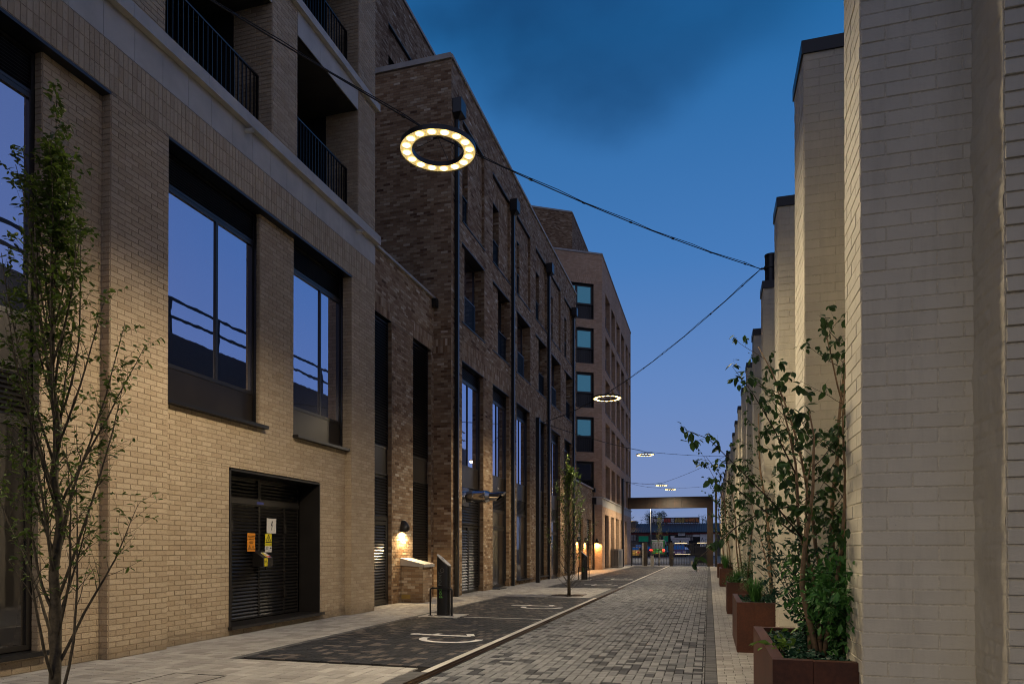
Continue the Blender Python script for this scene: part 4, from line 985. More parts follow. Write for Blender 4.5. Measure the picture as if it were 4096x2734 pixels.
# rough rendered end of the wall nearest the camera
def rough(name, fr, u0, u1, z0, z1, amp, seed, nu, nz, edge=0):
    m = MB(); v = []; U = np.linspace(u0, u1, nu); Z = np.linspace(z0, z1, nz)
    for z in Z:
        for u in U:
            p = Vector((u*3+seed, z*3, seed)); d = mnoise.noise(p*1.3)*amp + mnoise.noise(p*6)*amp*.45
            joint = abs(((z/.0863) % 1)-.5) > .43; d -= .006*joint*(mnoise.noise(p*2+Vector((9, 0, 0))) > -.15)
            uu = u
            if edge and (u == U[0] if edge < 0 else u == U[-1]): uu = u + edge*(.012*mnoise.noise(Vector((z*7, seed, 3)))+.006*mnoise.noise(Vector((z*25, seed, 5))))
            v.append(at(fr, uu, d, z))
    f = [(j*nu+i, j*nu+i+1, (j+1)*nu+i+1, (j+1)*nu+i) for j in range(nz-1) for i in range(nu-1)]
    m.add(v, f, 0, True); return m.obj(name, 'painted_render', RW)
rough('render', FR((WX-.010, 0), (-1, 0)), -4.56, -4.070, -.02, 6.6, .014, 2.2, 40, 520, .5)
MB().box(WX+.006, 3.4, 4.08, 4.50, 0, 6.6).obj('core', 'paint_mortar', RW)
# building behind the right wall, seen reflected in the windows
VD = thing('viaduct', 'dark brick railway viaduct with railings beyond the painted wall', 'viaduct', (8, 30, 0))
MB().box(6.5, 12, -6, 60, 0, 10.7).obj('viaduct_wall', 'brick_old', VD)
m = MB()
for z in (11.45, 12.2): m.box(6.6, 6.70, -6, 60, z, z+.10)
for y in range(-6, 60, 3): m.box(6.6, 6.72, y, y+.14, 10.7, 12.2)
m.obj('railing', 'black_metal', VD)

# ------------------------------------------------------------------ vegetation
LEAF = np.array([(0, 0, 0), (.20, .30, .05), (0, .45, -.02), (-.20, .30, .05), (.17, .68, .03), (0, 1., -.10), (-.17, .68, .03)], float)
LQ = [(0, 1, 2, 0), (0, 2, 3, 0), (1, 4, 5, 2), (3, 2, 5, 6)]
LF = [(0, 1, 2), (0, 2, 3), (1, 4, 5, 2), (3, 2, 5, 6)]
def leaf_mesh(mat):
    k = ('leaf', mat)
    if k not in _slat: _slat[k] = MB().add([tuple(p) for p in LEAF], LF, .0).mesh('leaf', mat)
    return _slat[k]
def leaf_frames(P, size, rs, droop=.3, wide=1.):
    """rotation matrices for leaves at P"""
    n = len(P); a = rs.uniform(0, 2*PI, n); el = rs.normal(-droop, .45, n)
    d = np.stack([np.cos(a)*np.cos(el), np.sin(a)*np.cos(el), np.sin(el)], 1)
    up = np.array([0, 0, 1.])+rs.normal(0, .45, (n, 3)); x = np.cross(d, up); x /= np.linalg.norm(x, axis=1)[:, None]; z = np.cross(x, d)
    s = size*rs.uniform(.65, 1.3, n)
    return np.stack([x*wide, d, z], 2)*s[:, None, None]
def leaves(parent, P, size, mat, rs, single=0, droop=.3, wide=1., name='foliage'):
    P = np.asarray(P, float); n = len(P)
    if not n: return
    M = leaf_frames(P, size, rs, droop, wide); T = rs.random(n); base = np.array(wloc(parent)); sel = []
    if single:
        sz = seen(P)*size; order = np.argsort(-sz)[:single]; sel = [i for i in order if sz[i] > 10]
        me = leaf_mesh(mat)
        for i in sel:
            o = bpy.data.objects.new('leaf', me); COL.objects.link(o); o.parent = parent
            mm = Matrix([list(M[i][r])+[P[i][r]-base[r]] for r in range(3)]+[[0, 0, 0, 1]]); o.matrix_basis = mm; o['tint'] = float(T[i])
    keep = np.setdiff1d(np.arange(n), sel).astype(int)
    if not len(keep): return
    V = np.einsum('nij,kj->nki', M[keep], LEAF)+P[keep][:, None]-base
    F = [tuple(7*i+q for q in f) for i in range(len(keep)) for f in LF]
    me = bpy.data.meshes.new(name); me.from_pydata(V.reshape(-1, 3).tolist(), [], F)
    me.attributes.new('tint', 'FLOAT', 'FACE').data.foreach_set('value', np.repeat(T[keep], 4).astype(np.float32)); me.materials.append(MAT[mat])
    o = link(bpy.data.objects.new(name, me), parent, wloc(parent)); o['kind'] = 'stuff'
def curve(p, d, L, n, rs, up=0., wob=.12, out=None):
    """a wandering twig: list of points"""
    P = [np.array(p, float)]; d = np.array(d, float); d /= np.linalg.norm(d)
    for i in range(n):
        d = d + rs.normal(0, wob, 3) + np.array([0, 0, up]); d /= np.linalg.norm(d); P.append(P[-1]+d*L/n)
    return P
def along(P, t):
    x = t*(len(P)-1); i = min(int(x), len(P)-2); f = x-i; return P[i]*(1-f)+P[i+1]*f, P[i+1]-P[i]
def twiggy(m, rs, P, r0, r1, twigs, tl, leafpos, lpt, up, t0=.25, sub=True, spread=.8):
    n = len(P); m.tube(P, [r0+(r1-r0)*i/(n-1) for i in range(n)], 6 if r0 > .008 else 4)
    for j in range(twigs):
        t = t0+(1-t0)*(j+rs.random())/twigs; q, d = along(P, min(t, .99)); d = d/np.linalg.norm(d)
        side_ = rs.normal(0, 1, 3); side_ -= d*side_.dot(d); side_ /= np.linalg.norm(side_)
        L = tl*rs.uniform(.5, 1.2)*(1.15-t*.5); Q = curve(q, d+side_*spread, L, 5, rs, up, .14)
        rr = max(.0012, (r0+(r1-r0)*t)*.45); m.tube(Q, [rr*(1-.75*i/5) for i in range(6)], 4)
        for k_ in range(lpt):
            a = rs.uniform(.2, 1.0); q2, _ = along(Q, a*.999); leafpos.append(q2+rs.normal(0, .006, 3))
def slim_tree(name, label, pos, H, seed, leaf=.045, single=0, nb=20, lpt=9, mat='hornbeam_leaf', width=.5, group=None, tr=.042, twigs=9, clear=.35, low=0, tfrac=.85):
    rs = np.random.default_rng(seed); t = thing(name, label, 'tree', pos, group); x, y, z0 = pos
    tp = [np.array([x, y, z0])]
    for i in range(12): tp.append(np.array([x+rs.normal(0, .006)*(i+1)*.5, y+rs.normal(0, .006)*(i+1)*.5, z0+H*tfrac*(i+1)/12]))
    m = MB(); m.tube(tp, [tr*(1.15 if i == 0 else 1)*max(.07, 1-(i/12.6)**1.15) for i in range(13)], 9); m.obj('trunk', 'bark', t)
    lp = []
    for b in range(nb):
        f = (b+.5)/nb; h = clear+(H*.80-clear)*f**.85; q, _ = along(tp, min(.99, (h)/(H*tfrac))); az = b*2.4+rs.uniform(-.5, .5)
        top = min(H*.9, h+H*.30*rs.uniform(.6, 1.15)*(1.1-.35*f)); L = (top-h)*1.05; out_ = width*rs.uniform(.7, 1.15)*(1.12-.85*f)
        d = np.array([math.cos(az)*out_, math.sin(az)*out_, .55]); m = MB(); P = curve(q, d, L, 9, rs, .09, .05)
        twiggy(m, rs, P, tr*.27*(1.1-f*.6), .0018, twigs, .34*(1.1-.5*f), lp, max(3, int(lpt*(.45+.75*f))), .05, .22 if f > .2 else .45)
        m.obj('branch', 'bark', t)
    for b in range(low):
        az = rs.uniform(0, 2*PI); P = curve(tp[0]+np.array([0, 0, rs.uniform(.12, .5)]), [math.cos(az), math.sin(az), .8], rs.uniform(.5, 1.), 6, rs, .05, .09); m = MB(); twiggy(m, rs, P, .007, .002, 4, .2, lp if 0 else [], 0, .05); m.obj('branch', 'bark', t)
    m = MB(); twiggy(m, rs, [tp[-1], tp[-1]+np.array([.01, 0, (H-H*tfrac)*.5]), tp[-1]+np.array([0, .01, H-H*tfrac])], tr*.12, .002, 14, .15, lp, lpt, .1, .0); m.obj('leader', 'bark', t)
    leaves(t, lp, leaf, mat, rs, single, .1); return t
slim_tree('street_tree', 'slim upright young tree with many steep branches in front of the tan brick wall', (-4.27, 3.6, 0), 4.56, 5, .044, 300, 44, 13, twigs=14, width=.27, clear=.22, tr=.041, group='slim street trees')
slim_tree('street_tree', 'slim upright young tree set in a dark grate between the parking bays', (-4.2, 20.98, 0), 4.35, 8, .062, 0, 36, 9, twigs=11, width=.42, clear=.45, tr=.05, low=14, group='slim street trees')
slim_tree('street_tree', 'slim young tree with lime green leaves beside the grey cabinet at the gates', (-4.1, 59.4, 0), 4.6, 12, .07, 0, 16, 6, mat='lime_leaf', twigs=7, width=.3, clear=1.2, tr=.05, group='slim street trees')
tg = thing('tree_grate', 'dark square bronze grate around the foot of the slim tree', 'tree grate', (-4.2, 20.95, 0))
m = MB(); m.box(*pit, -.03, -.012); m.obj('grate_bed', 'soil', tg)
m = MB()
for r in np.arange(.14, .72, .035):
    n = 40
    for i in range(n):
        if i % 5 == 0 and int(r/.035) % 2: continue
        a, b = 2*PI*i/n, 2*PI*(i+.94)/n; q = [( -4.22+rr*math.cos(t), 20.95+rr*math.sin(t)) for rr, t in ((r, a), (r+.02, a), (r+.02, b), (r, b))]
        if all(pit[0] < x < pit[1] and pit[2] < y < pit[3] for x, y in q): m.add([(x, y, .001) for x, y in q], [(0, 1, 2, 3)])
m.obj('grate_ring', 'bronze_grate', tg, kind='stuff')
MB().box(*pit1, -.04, -.015).obj('soil', 'soil', None, (-4.3, 3.55, 0), kind='structure')

# planters between the pilasters
def planter(x0, x1, y0, y1, h, label, top=.66):
    t = thing('planter', label, 'planter', ((x0+x1)/2, y0, 0), 'rusty steel planters along the painted wall'); w = .075; s = .003
    for nm, a in (('side_panel', (x0, x0+w, y0+.08, y1, 0, h)), ('side_panel', (x1-w, x1, y0+.08, y1, 0, h)), ('end_panel', (x0+w+s, x1-w-s, y1-w, y1, 0, h-.002)), ('end_panel', (x0+.24, x1, y0, y0+w, 0, h-.002)), ('corner_panel', (x0, x0+.237, y0, y0+.077, 0, h))):
        MB().box(*a).obj(nm, 'corten', t)
    MB().box(x0+w, x1-w, y0+w, y1-w, .1, top).obj('soil', 'soil', t)
    return t
pl = [planter(.385, 1.42, 4.62, 6.55, .75, 'nearest rusty steel planter, full of ivy and green shrubs'),
      planter(.375, 1.42, 10.08, 12.03, .70, 'rusty steel planter with tall grass and one pale birch, second from the camera'),
      planter(.385, 1.42, 15.93, 17.1, .70, 'third rusty steel planter, holding a clump of thin birch stems'),
      planter(.39, 1.42, 27.4, 29.2, .70, 'fourth rusty steel planter, tufted with grass near the far end of the wall'),
      planter(.40, 1.42, 35.7, 37.0, .70, 'farthest rusty steel planter before the gates')]
def shrub(label, c, r, h, n, size, mat, seed, z0=.66, single=0, cat='shrub', name='shrub', stems=10, group=None):
    rs = np.random.default_rng(seed); t = thing(name, label, cat, (c[0], c[1], z0), group); m = MB(); lp = []
    for i in range(stems):
        a = rs.uniform(0, 2*PI); q = np.array([c[0]+rs.uniform(-.3, .3)*r[0], c[1]+rs.uniform(-.3, .3)*r[1], z0]); L = h*rs.uniform(.75, 1.1)
        P = curve(q, [math.cos(a)*r[0]*1.1, math.sin(a)*r[1]*1.1, h], L, 7, rs, .0, .09)
        m.tube(P, [.006*(1-i_/8) for i_ in range(8)], 5)
        for k_ in range(n//stems):
            q2, _ = along(P, rs.uniform(.12, .999)); lp.append(q2+rs.normal(0, .055, 3))
    m.obj('stems', 'dark_bark', t); leaves(t, lp, size, mat, rs, single, .35); return t
def grass_tuft(label, c, r, h, n, seed, z0=.66, mat='shrub_leaf', group=None):
    rs = np.random.default_rng(seed); t = thing('ornamental_grass', label, 'grass', (c[0], c[1], z0), group); m = MB()
    for i in range(n):
        a = rs.uniform(0, 2*PI); L = h*rs.uniform(.6, 1.15); d = np.array([math.cos(a), math.sin(a), 0]); o = np.array([c[0], c[1], z0])+d*rs.uniform(0, .06); w = np.array([-d[1], d[0], 0])*.006; le = rs.uniform(.3, 1.)*r
        P = [o, o+d*le*.25+np.array([0, 0, L*.6]), o+d*le*.6+np.array([0, 0, L*.95]), o+d*le+np.array([0, 0, L*rs.uniform(.6, .95)])]
        v = []
        for k_, p in enumerate(P): ww = w*(1-.3*k_); v += [p-ww, p+ww]
        m.add(v, [(0, 1, 3, 2), (2, 3, 5, 4), (4, 5, 7, 6)], rs.random())
    m.obj('blades', mat, t, kind='stuff'); return t
def ground_cover(label, x0, x1, y0, y1, z, n, size, mat, seed, over=0, z1=.05):
    rs = np.random.default_rng(seed); P = np.stack([rs.uniform(x0, x1, n), rs.uniform(y0, y1, n), z+rs.uniform(0, z1, n)], 1)
    t = thing('ivy', label, 'ivy', ((x0+x1)/2, (y0+y1)/2, z)); leaves(t, P, size, mat, rs, 120 if over else 0, .05, 1.6)
    return t
ground_cover('dark ivy carpet covering the soil of the nearest planter', .48, 1.36, 4.74, 6.48, .68, 2300, .042, 'ivy_leaf', 3, 1)
shrub('bushy bright green shrub filling the wall side of the nearest planter', (1.02, 5.25), (.42, .5), .80, 5200, .060, 'shrub_leaf', 21, .68, 220, stems=46)
shrub('tall leafy shrub with upright stems behind the bright one in the nearest planter', (.85, 6.1), (.45, .25), 1.15, 2400, .055, 'ivy_leaf', 23, .68, 60, stems=24)
shrub('tall leafy shrub against the painted pilaster in the nearest planter', (1.2, 5.5), (.22, .42), 1.2, 2000, .055, 'shrub_leaf', 27, .68, 0, stems=20)
shrub('low lime green seedling trailing over the rim of the nearest planter', (.50, 5.2), (.07, .5), .10, 60, .075, 'bright_leaf', 24, .72, 60, stems=6)
ground_cover('dark ivy carpet in the planter with the tall grass', .46, 1.36, 10.18, 11.95, .63, 1300, .05, 'ivy_leaf', 5)
grass_tuft('tall fountain of green grass in the second planter', (.66, 10.7), .32, .34, 230, 31)
shrub('low leafy bush beside the tall grass in the second planter', (1.0, 11.3), (.3, .4), .22, 600, .05, 'ivy_leaf', 33, .64)
grass_tuft('green grass clump at the corner of the third planter', (.60, 16.2), .3, .32, 150, 35, mat='hornbeam_leaf' if 0 else 'shrub_leaf')
shrub('leafy bush among the birch stems of the third planter', (.95, 16.7), (.3, .3), .7, 900, .05, 'shrub_leaf', 37, .64)
shrub('bright leafy clump at the corner of the third planter', (.52, 16.15), (.18, .18), .22, 260, .055, 'bright_leaf' if 0 else 'shrub_leaf', 38, .64)
grass_tuft('spiky grass clump in the fourth planter', (.62, 28.0), .4, .5, 150, 39); shrub('dark bush behind the grass in the fourth planter', (.95, 28.4), (.35, .35), .45, 500, .07, 'ivy_leaf', 41, .6)
grass_tuft('grass clump in the farthest planter', (.7, 36.2), .4, .55, 110, 43); shrub('dark bush in the farthest planter', (.9, 36.5), (.3, .3), .5, 350, .08, 'ivy_leaf', 45, .6)

def birch(label, stems, seed, leaf=.055, single=0, mat='birch_leaf', bark='pale_bark', lpt=7, twigs=10, tl=.42, extra=(), t0=.35, group='birch trees in the planters'):
    """stems: list of (base, direction, length, radius)"""
    rs = np.random.default_rng(seed); t = thing('birch_tree', label, 'tree', stems[0][0], group); lp = []
    for (b, d, L, r) in stems:
        m = MB(); P = curve(b, d, L, 10, rs, .05, .07); n = len(P); m.tube(P, [r*(1-.8*i/(n-1)) for i in range(n)], 7); m.obj('trunk', bark, t)
        m = MB()
        for j in range(twigs):
            tt = t0+(1-t0)*(j+rs.random()*.8)/twigs; q, dd = along(P, min(.995, tt)); dd = dd/np.linalg.norm(dd); a = rs.uniform(0, 2*PI)
            s_ = np.array([math.cos(a), math.sin(a), .25]); Q = curve(q, dd*.6+s_*.9, tl*rs.uniform(.6, 1.25), 6, rs, .03, .13)
            twiggy(m, rs, Q, max(.002, r*.28*(1-tt*.5)), .0012, 4, .16, lp, lpt, -.02, .2, spread=.9)
        m.obj('branches', 'dark_bark', t)
    for ei, pts in enumerate(extra):
        P = [np.array(p, float) for p in pts]; m = MB(); twiggy(m, rs, P, .008 if ei < 3 else .0075, .0014, 10 if ei < 3 else 8, .17 if ei < 3 else .09, lp, lpt if ei < 3 else 4, -.03, .15, spread=.9); m.obj('branch', 'dark_bark', t)
    leaves(t, lp, leaf, mat, rs, single, .75, 1.35); return t
birch('multi-stemmed birch with brown forked stems rising from the nearest planter', [((.74, 5.30, .68), (-.35, .1, 2.0), 1.75, .024), ((.76, 5.32, .68), (-.05, -.1, 2.0), 2.0, .020), ((.70, 5.38, .70), (.12, .15, 2), 1.6, .016), ((.78, 5.25, .7), (.3, .0, 2), 2.1, .018)], 61, .062, 260, twigs=8, tl=.36, lpt=5,
    extra=[[(.66, 5.25, 1.5), (.45, 5.1, 1.75), (.2, 4.95, 2.0), (.0, 4.85, 2.2), (-.19, 4.75, 2.27)], [(.60, 5.25, 1.55), (.35, 5.2, 1.75), (.1, 5.1, 1.95), (-.02, 5.0, 2.1)], [(.62, 5.3, 1.95), (.45, 5.2, 2.3), (.3, 5.1, 2.55), (.16, 5.0, 2.72)],
           [(.60, 5.2, 1.75), (.38, 5.0, 1.72), (.18, 4.8, 1.60), (.02, 4.6, 1.46), (-.10, 4.45, 1.36)]])
birch('taller birch with reddish stems against the edge of the nearest pilaster', [((.98, 5.85, .68), (-.02, .02, 2.), 2.9, .026), ((1.0, 5.9, .68), (-.22, -.1, 2.), 2.6, .020), ((1.02, 5.8, .68), (.1, -.12, 2.), 2.5, .018)], 67, .055, 160, twigs=11, tl=.34, lpt=5, t0=.3)
birch('single pale birch with a twisted stem in the second planter', [((.95, 11.45, .62), (-.12, .0, 2.), 3.0, .032), ((.93, 11.3, .85), (-.25, -.1, 1.4), 1.7, .014)], 71, .06, 0, twigs=13, tl=.5, lpt=6, t0=.28)
birch('clump of thin white birch stems in the third planter', [((.70, 16.5, .62), (-.1, 0, 2.), 3.1, .02), ((.85, 16.6, .62), (.0, .05, 2.), 3.3, .022), ((.98, 16.5, .62), (.08, 0, 2), 3.0, .022), ((.78, 16.8, .62), (-.05, .1, 2), 3.2, .018)], 73, .06, 0, twigs=12, tl=.5, lpt=6, t0=.25, bark='pale_bark')
birch('birch in the fourth planter leaning over the footpath', [((.8, 28.3, .6), (-.1, 0, 2.), 3.8, .03), ((.95, 28.5, .6), (.05, 0, 2.), 3.6, .03), ((.7, 28.6, .6), (-.2, .05, 2), 3.4, .025)], 79, .075, 0, twigs=13, tl=.7, lpt=6, t0=.25)
birch('birch in the farthest planter before the gates', [((.8, 36.2, .6), (-.15, 0, 2.), 4.0, .03), ((.95, 36.4, .6), (.0, 0, 2.), 3.7, .03)], 83, .09, 0, twigs=13, tl=.8, lpt=6, t0=.25)

# ------------------------------------------------------------------ cable poles, cables, ring lamps, wall lamps
def pole(label, x, y, h, r=.09, square=False):
    t = thing('cable_pole', label, 'pole', (x, y, 0), 'poles carrying the ring lamp cables')
    m = MB()
    if square: m.box(x-r, x+r, y-r, y+r, 0, h)
    else: m.cyl((x, y, 0), (x, y, h), r, n=16)
    m.obj('shaft', 'black_metal', t)
    m = MB(); m.cyl((x, y, h), (x, y, h+.03), r*1.08, n=16); m.obj('cap', 'black_metal', t)
    m = MB(); m.cyl((x, y, h-.22), (x, y, h-.17), r*1.15, n=16); m.tube([(x, y, h-.2), (x+(-.16 if x > 0 else .16), y, h-.2)], .018, 6); m.obj('cable_bracket', 'dark_metal', t)
    return Vector((x+(-.16 if x > 0 else .16), y, h-.2))
PL = [pole('black cable pole in front of the tan building beside the near tree', -7.1, 2.2, 7.6, .085), pole('round black cable pole standing behind the capped pilasters', 1.06, 12.85, 6.62, .095), pole('tall black cable pole in front of the brown block', -7.05, 28.45, 7.05, .085, True),
      pole('thin black cable pole on the painted wall side, beyond the birches', 1.05, 41.8, 7.05, .085), pole('black cable pole in front of the pale tower', -6.66, 55.2, 7.05, .085, True), pole('black cable pole rising beside the rusty portal', .55, 57.2, 6.8, .085)]
RING_Z = 6.22
def ring_lamp():
    t = thing('ring_lamp', 'glowing ring lamp', 'lamp', (0, 0, 0), 'ring lamps hung over the lane'); R1, R0 = .455, .305
    m = MB(); m.lathe((0, 0, 0), [(R0, .0), (R0, .055), (R1, .055), (R1, .0), (R1-.005, .0), (R1-.005, .02), (R0+.005, .02), (R0+.005, .0), (R0, .0)], 64, False); m.obj('housing', 'black_metal', t, (0, 0, 0))
    m = MB(); m.lathe((0, 0, 0), [(R0+.006, .012), (R1-.006, .012)], 64, False); m.obj('lens_cover', 'cover_glow', t, (0, 0, 0))
    led = MB().add([(.036*math.cos(a*PI/8), .036*math.sin(a*PI/8), 0) for a in range(16)], [tuple(range(15, -1, -1))]).mesh('led', 'led_glow')
    halo = MB().add([(.052*math.cos(a*PI/8), .052*math.sin(a*PI/8), 0) for a in range(16)], [tuple(range(15, -1, -1))]).mesh('halo_disc', 'led_halo')  # bright halo around each led, put in as a glowing disc
    for i in range(16): a = 2*PI*(i+.5)/16; link(bpy.data.objects.new('led', led), t, (.38*math.cos(a), .38*math.sin(a), .004)); link(bpy.data.objects.new('halo_disc', halo), t, (.38*math.cos(a), .38*math.sin(a), .008))
    m = MB()
    for a in (0, PI/2, PI, 1.5*PI): m.tube([(.38*math.cos(a), .38*math.sin(a), .055), (0, 0, .17)], .003, 4)
    m.tube([(-.06, 0, .17), (.06, 0, .17)], .014, 6); m.obj('hanger', 'cable_rubber', t, (0, 0, 0))
    L = bpy.data.lights.new('lamp_light', 'SPOT'); L.energy = 270; L.color = (1, .81, .54); L.spot_size = rad(168); L.spot_blend = .55; L.shadow_soft_size = .06
    for i in range(4):
        o = bpy.data.objects.new('lamp_light', L); COL.objects.link(o); o.parent = t; o.location = (.38*math.cos(i*PI/2+.4), .38*math.sin(i*PI/2+.4), -.005)
    return t
R0_ = ring_lamp(); RL = []
rp = [((-3.12, 7.6, RING_Z), 'largest and nearest glowing ring lamp hanging over the lane'), ((-3.09, 21.6, 6.2), 'second ring lamp, glowing in front of the pale tower'), ((-3.1, 35.2, 6.2), 'third ring lamp, glowing against the sky beyond the tower corner'), ((-3.40, 52.0, 6.15), 'small far ring lamp, the upper of the pair above the rusty beam'), ((-2.97, 56.0, 6.17), 'small far ring lamp, the lower of the pair above the rusty beam'), ((-3.1, -5.6, 6.2), 'unseen added ring lamp continuing the row over the near end of the lane')]  # last one is unseen, added to continue the row and light the near wall
for i, (p, l) in enumerate(rp):
    o = R0_ if i == 0 else copy_tree(R0_, p)
    o.location = p; _w[o.name] = Vector(p); o['label'] = l; RL.append(Vector(p)+Vector((0, 0, .18)))
def cable(label, p, q, sag, n=14, strands=2, r=.009):
    t = thing('cable', label, 'cable', p, 'catenary cables over the lane'); p, q = Vector(p), Vector(q)
    for k_ in range(strands):
        off = Vector((0, 0, .02 if k_ else 0)); pts = [p.lerp(q, i/n)+Vector((0, 0, -sag*4*(i/n)*(1-i/n)+(.012*math.sin(i*2.1) if k_ else 0)))+off*(1 if 0 < i < n else 0) for i in range(n+1)]
        m = MB(); m.tube(pts, r*(1 if k_ == 0 else .7), 5); m.obj('strand', 'cable_rubber', t)
    m = MB()
    for i in range(1, n, 2):
        c = p.lerp(q, i/n)+Vector((0, 0, -sag*4*(i/n)*(1-i/n))); e = (q-p).normalized()*.022; m.cyl(c-e, c+e, r*1.9, n=6)
    m.obj('cable_clip', 'cable_rubber', t)
cable('cable from the nearest ring lamp up across the tan building', PL[0], RL[0], .05, strands=2, r=.008)
cable('cable from the nearest ring lamp to the round pole', RL[0], PL[1], .10, r=.007)
cable('cable from the round pole down to the second ring lamp', PL[1], RL[1], .14, r=.007)
cable('cable from the second ring lamp to the tall black pole', RL[1], PL[2], .10, r=.009)
cable('cable from the tall black pole to the third ring lamp', PL[2], RL[2], .10, r=.009)
cable('cable from the third ring lamp to the painted wall side', RL[2], PL[3], .05, strands=1, r=.010)
cable('cable rising from the far pair of ring lamps to the wall pole', PL[3], RL[3], .10, strands=1, r=.010)
cable('cable from the far ring lamp to the pole at the tower', RL[3], PL[4], .12, r=.010)
cable('lower cable from the tower pole to the lowest ring lamp', PL[4], RL[4], .2, strands=1, r=.010)
cable('cable from the lowest ring lamp to the pole by the portal', RL[4], PL[5], .12, strands=1, r=.009)

def wall_lamp(mat, e, col):
    t = thing('wall_lamp', 'x', 'wall lamp', (0, 0, 0), 'hooded wall lamps'); n = 12; v = []
    prof = [(0.0, .11, .10), (.07, .115, .145), (.15, .10, .15), (.23, .07, .12), (.30, .035, .07), (.32, .0, .03)]
    for z, hw, d in prof:
        for i in range(n+1): a = -PI/2+PI*i/n; v.append((.002+d*math.cos(a)*1.5, hw*math.sin(a), z))
    f = [(j*(n+1)+i, j*(n+1)+i+1, (j+1)*(n+1)+i+1, (j+1)*(n+1)+i) for j in range(len(prof)-1) for i in range(n)]
    m = MB(); m.add(v, f, 0, True); m.add([v[j*(n+1)] for j in range(len(prof))]+[v[j*(n+1)+n] for j in range(len(prof))], [(j, j+1, j+7, j+6) for j in range(len(prof)-1)]); m.obj('hood', 'dark_metal', t, (0, 0, 0))
    m = MB(); m.add([(.03+.09*math.cos(-PI/2+PI*i/8)*.9+.02, .075*math.sin(-PI/2+PI*i/8), .012) for i in range(9)]+[(.03, 0, .012)], [tuple(range(9, -1, -1))]); m.obj('lens', mat, t, (0, 0, 0))
    L = bpy.data.lights.new('lamp_light', 'SPOT'); L.energy = e; L.color = col; L.spot_size = rad(165); L.spot_blend = .5; L.shadow_soft_size = .03
    o = bpy.data.objects.new('lamp_light', L); COL.objects.link(o); o.parent = t; o.location = (.10, 0, .0); o.rotation_euler = (0, 0, 0); return t
l1 = wall_lamp('lamp_warm', 120, (1, .72, .38)); l1.location = (LX+.012, 16.93, 1.90); l1['label'] = 'lit grey hooded wall lamp on the pier above the low sloping wall'
l2 = wall_lamp('lamp_amber', 190, (1, .48, .16)); l2.location = (-7.69, 40.85, 1.86); l2['label'] = 'amber lit wall lamp behind the slim tree, nearer of the two on the low link'
l3 = copy_tree(l2, (-7.69, 43.55, 1.86)); l3['label'] = 'amber lit wall lamp behind the slim tree, farther of the two on the low link'
pA = Vector((TX, CY, 0))+FS[1]*(-.42)+FS[2]*.012; l4 = copy_tree(l2, (pA.x, pA.y, 1.84), math.atan2(nA[1], nA[0])); l4['label'] = 'amber lit hooded wall lamp on the corner of the pale tower'

# ------------------------------------------------------------------ charging posts
def charger(label, x, y):
    t = thing('charging_post', label, 'charging post', (x, y, 0), 'black charging posts with hoop guards')
    m = MB(); h0, h1 = 1.31, 1.06
    n = 20; pr = [(.145*math.copysign(abs(math.cos(2*PI*i/n))**.6, math.cos(2*PI*i/n)), .10*math.copysign(abs(math.sin(2*PI*i/n))**.6, math.sin(2*PI*i/n))) for i in range(n)]
    zt = lambda u: h0+(h1-h0)*(u+.145)/.29
    v = [(x+u, y+w, .012) for u, w in pr]+[(x+u, y+w, zt(u)) for u, w in pr]
    m.add(v, [(i, (i+1) % n, n+(i+1) % n, n+i) for i in range(n)], 0, True); m.add(v[n:], [tuple(range(n))]); m.obj('body', 'black_metal', t)
    m = MB(); v = [(x+u*1.04, y+w*1.06, zt(u)+e) for e in (.0, .022) for u, w in pr]; m.add(v, [(i, (i+1) % n, n+(i+1) % n, n+i) for i in range(n)]+[tuple(range(n, 2*n))]); m.obj('sloped_cap', 'grey_metal', t)
    m = MB(); v = [(x+u, y+w, zt(u)+.026) for u, w in ((-.05, -.035), (.0, -.035), (.0, .035), (-.05, .035))]; m.add(v, [(0, 1, 2, 3)]); m.obj('card_reader', 'black_metal', t)
    m = MB(); m.box(x-.17, x+.17, y-.13, y+.13, 0, .012); m.obj('base_plate', 'dark_metal', t)
    m = MB()
    for u in (-.12, .10): m.cyl((x+u, y-.108, .05), (x+u, y-.099, .05), .011, n=8)
    m.obj('bolt', 'steel', t)
    M = Matrix.Translation((x-.045, y-.1045, .60)) @ Matrix.Rotation(PI/2, 4, 'X') @ Matrix.Rotation(PI/2, 4, 'Z')
    text_part('lettering', 'pod', .13, 'pod_green', t, Matrix.Translation((0, 0, -.12)) @ M, extrude=.0012); text_part('lettering', 'POINT', .105, 'pod_grey', t, Matrix.Translation((0, 0, .20)) @ M, extrude=.0012)
    m = MB()
    for i in range(14): a, b = i*PI/7, (i+1)*PI/7; m.add([(x+r*math.cos(c), y-.1042, .98+r*math.sin(c)) for r, c in ((.040, a), (.046, a), (.046, b), (.040, b))], [(0, 1, 2, 3)])
    m.obj('socket_ring', 'grey_metal', t)
    g_ = thing('hoop_guard', label.replace('charging post', 'hoop guard').replace('black', 'black tubular'), 'guard rail', (x, y-.18, 0), 'hoop guards around the charging posts')
    r = .05; P = [(x-.25, y-.16, 0)]+[(x-.25+r-r*math.cos(a), y-.16, .60-r+r*math.sin(a)) for a in (0, .5, 1.05, 1.57)]+[(x+.25-r+r*math.sin(a), y-.16, .60-r+r*math.cos(a)) for a in (0, .5, 1.05, 1.57)]+[(x+.25, y-.16, 0)]
    m = MB(); m.tube(P, .019, 8); m.obj('hoop', 'black_metal', g_)
    for u in (-.25, .25): m = MB(); m.cyl((x+u, y-.16, 0), (x+u, y-.16, .012), .055, n=10); m.obj('foot', 'black_metal', g_)
charger('black charging post with green lettering in front of the low sloping wall', -5.56, 13.9)
charger('far black charging post behind the slim tree', -5.60, 31.6)
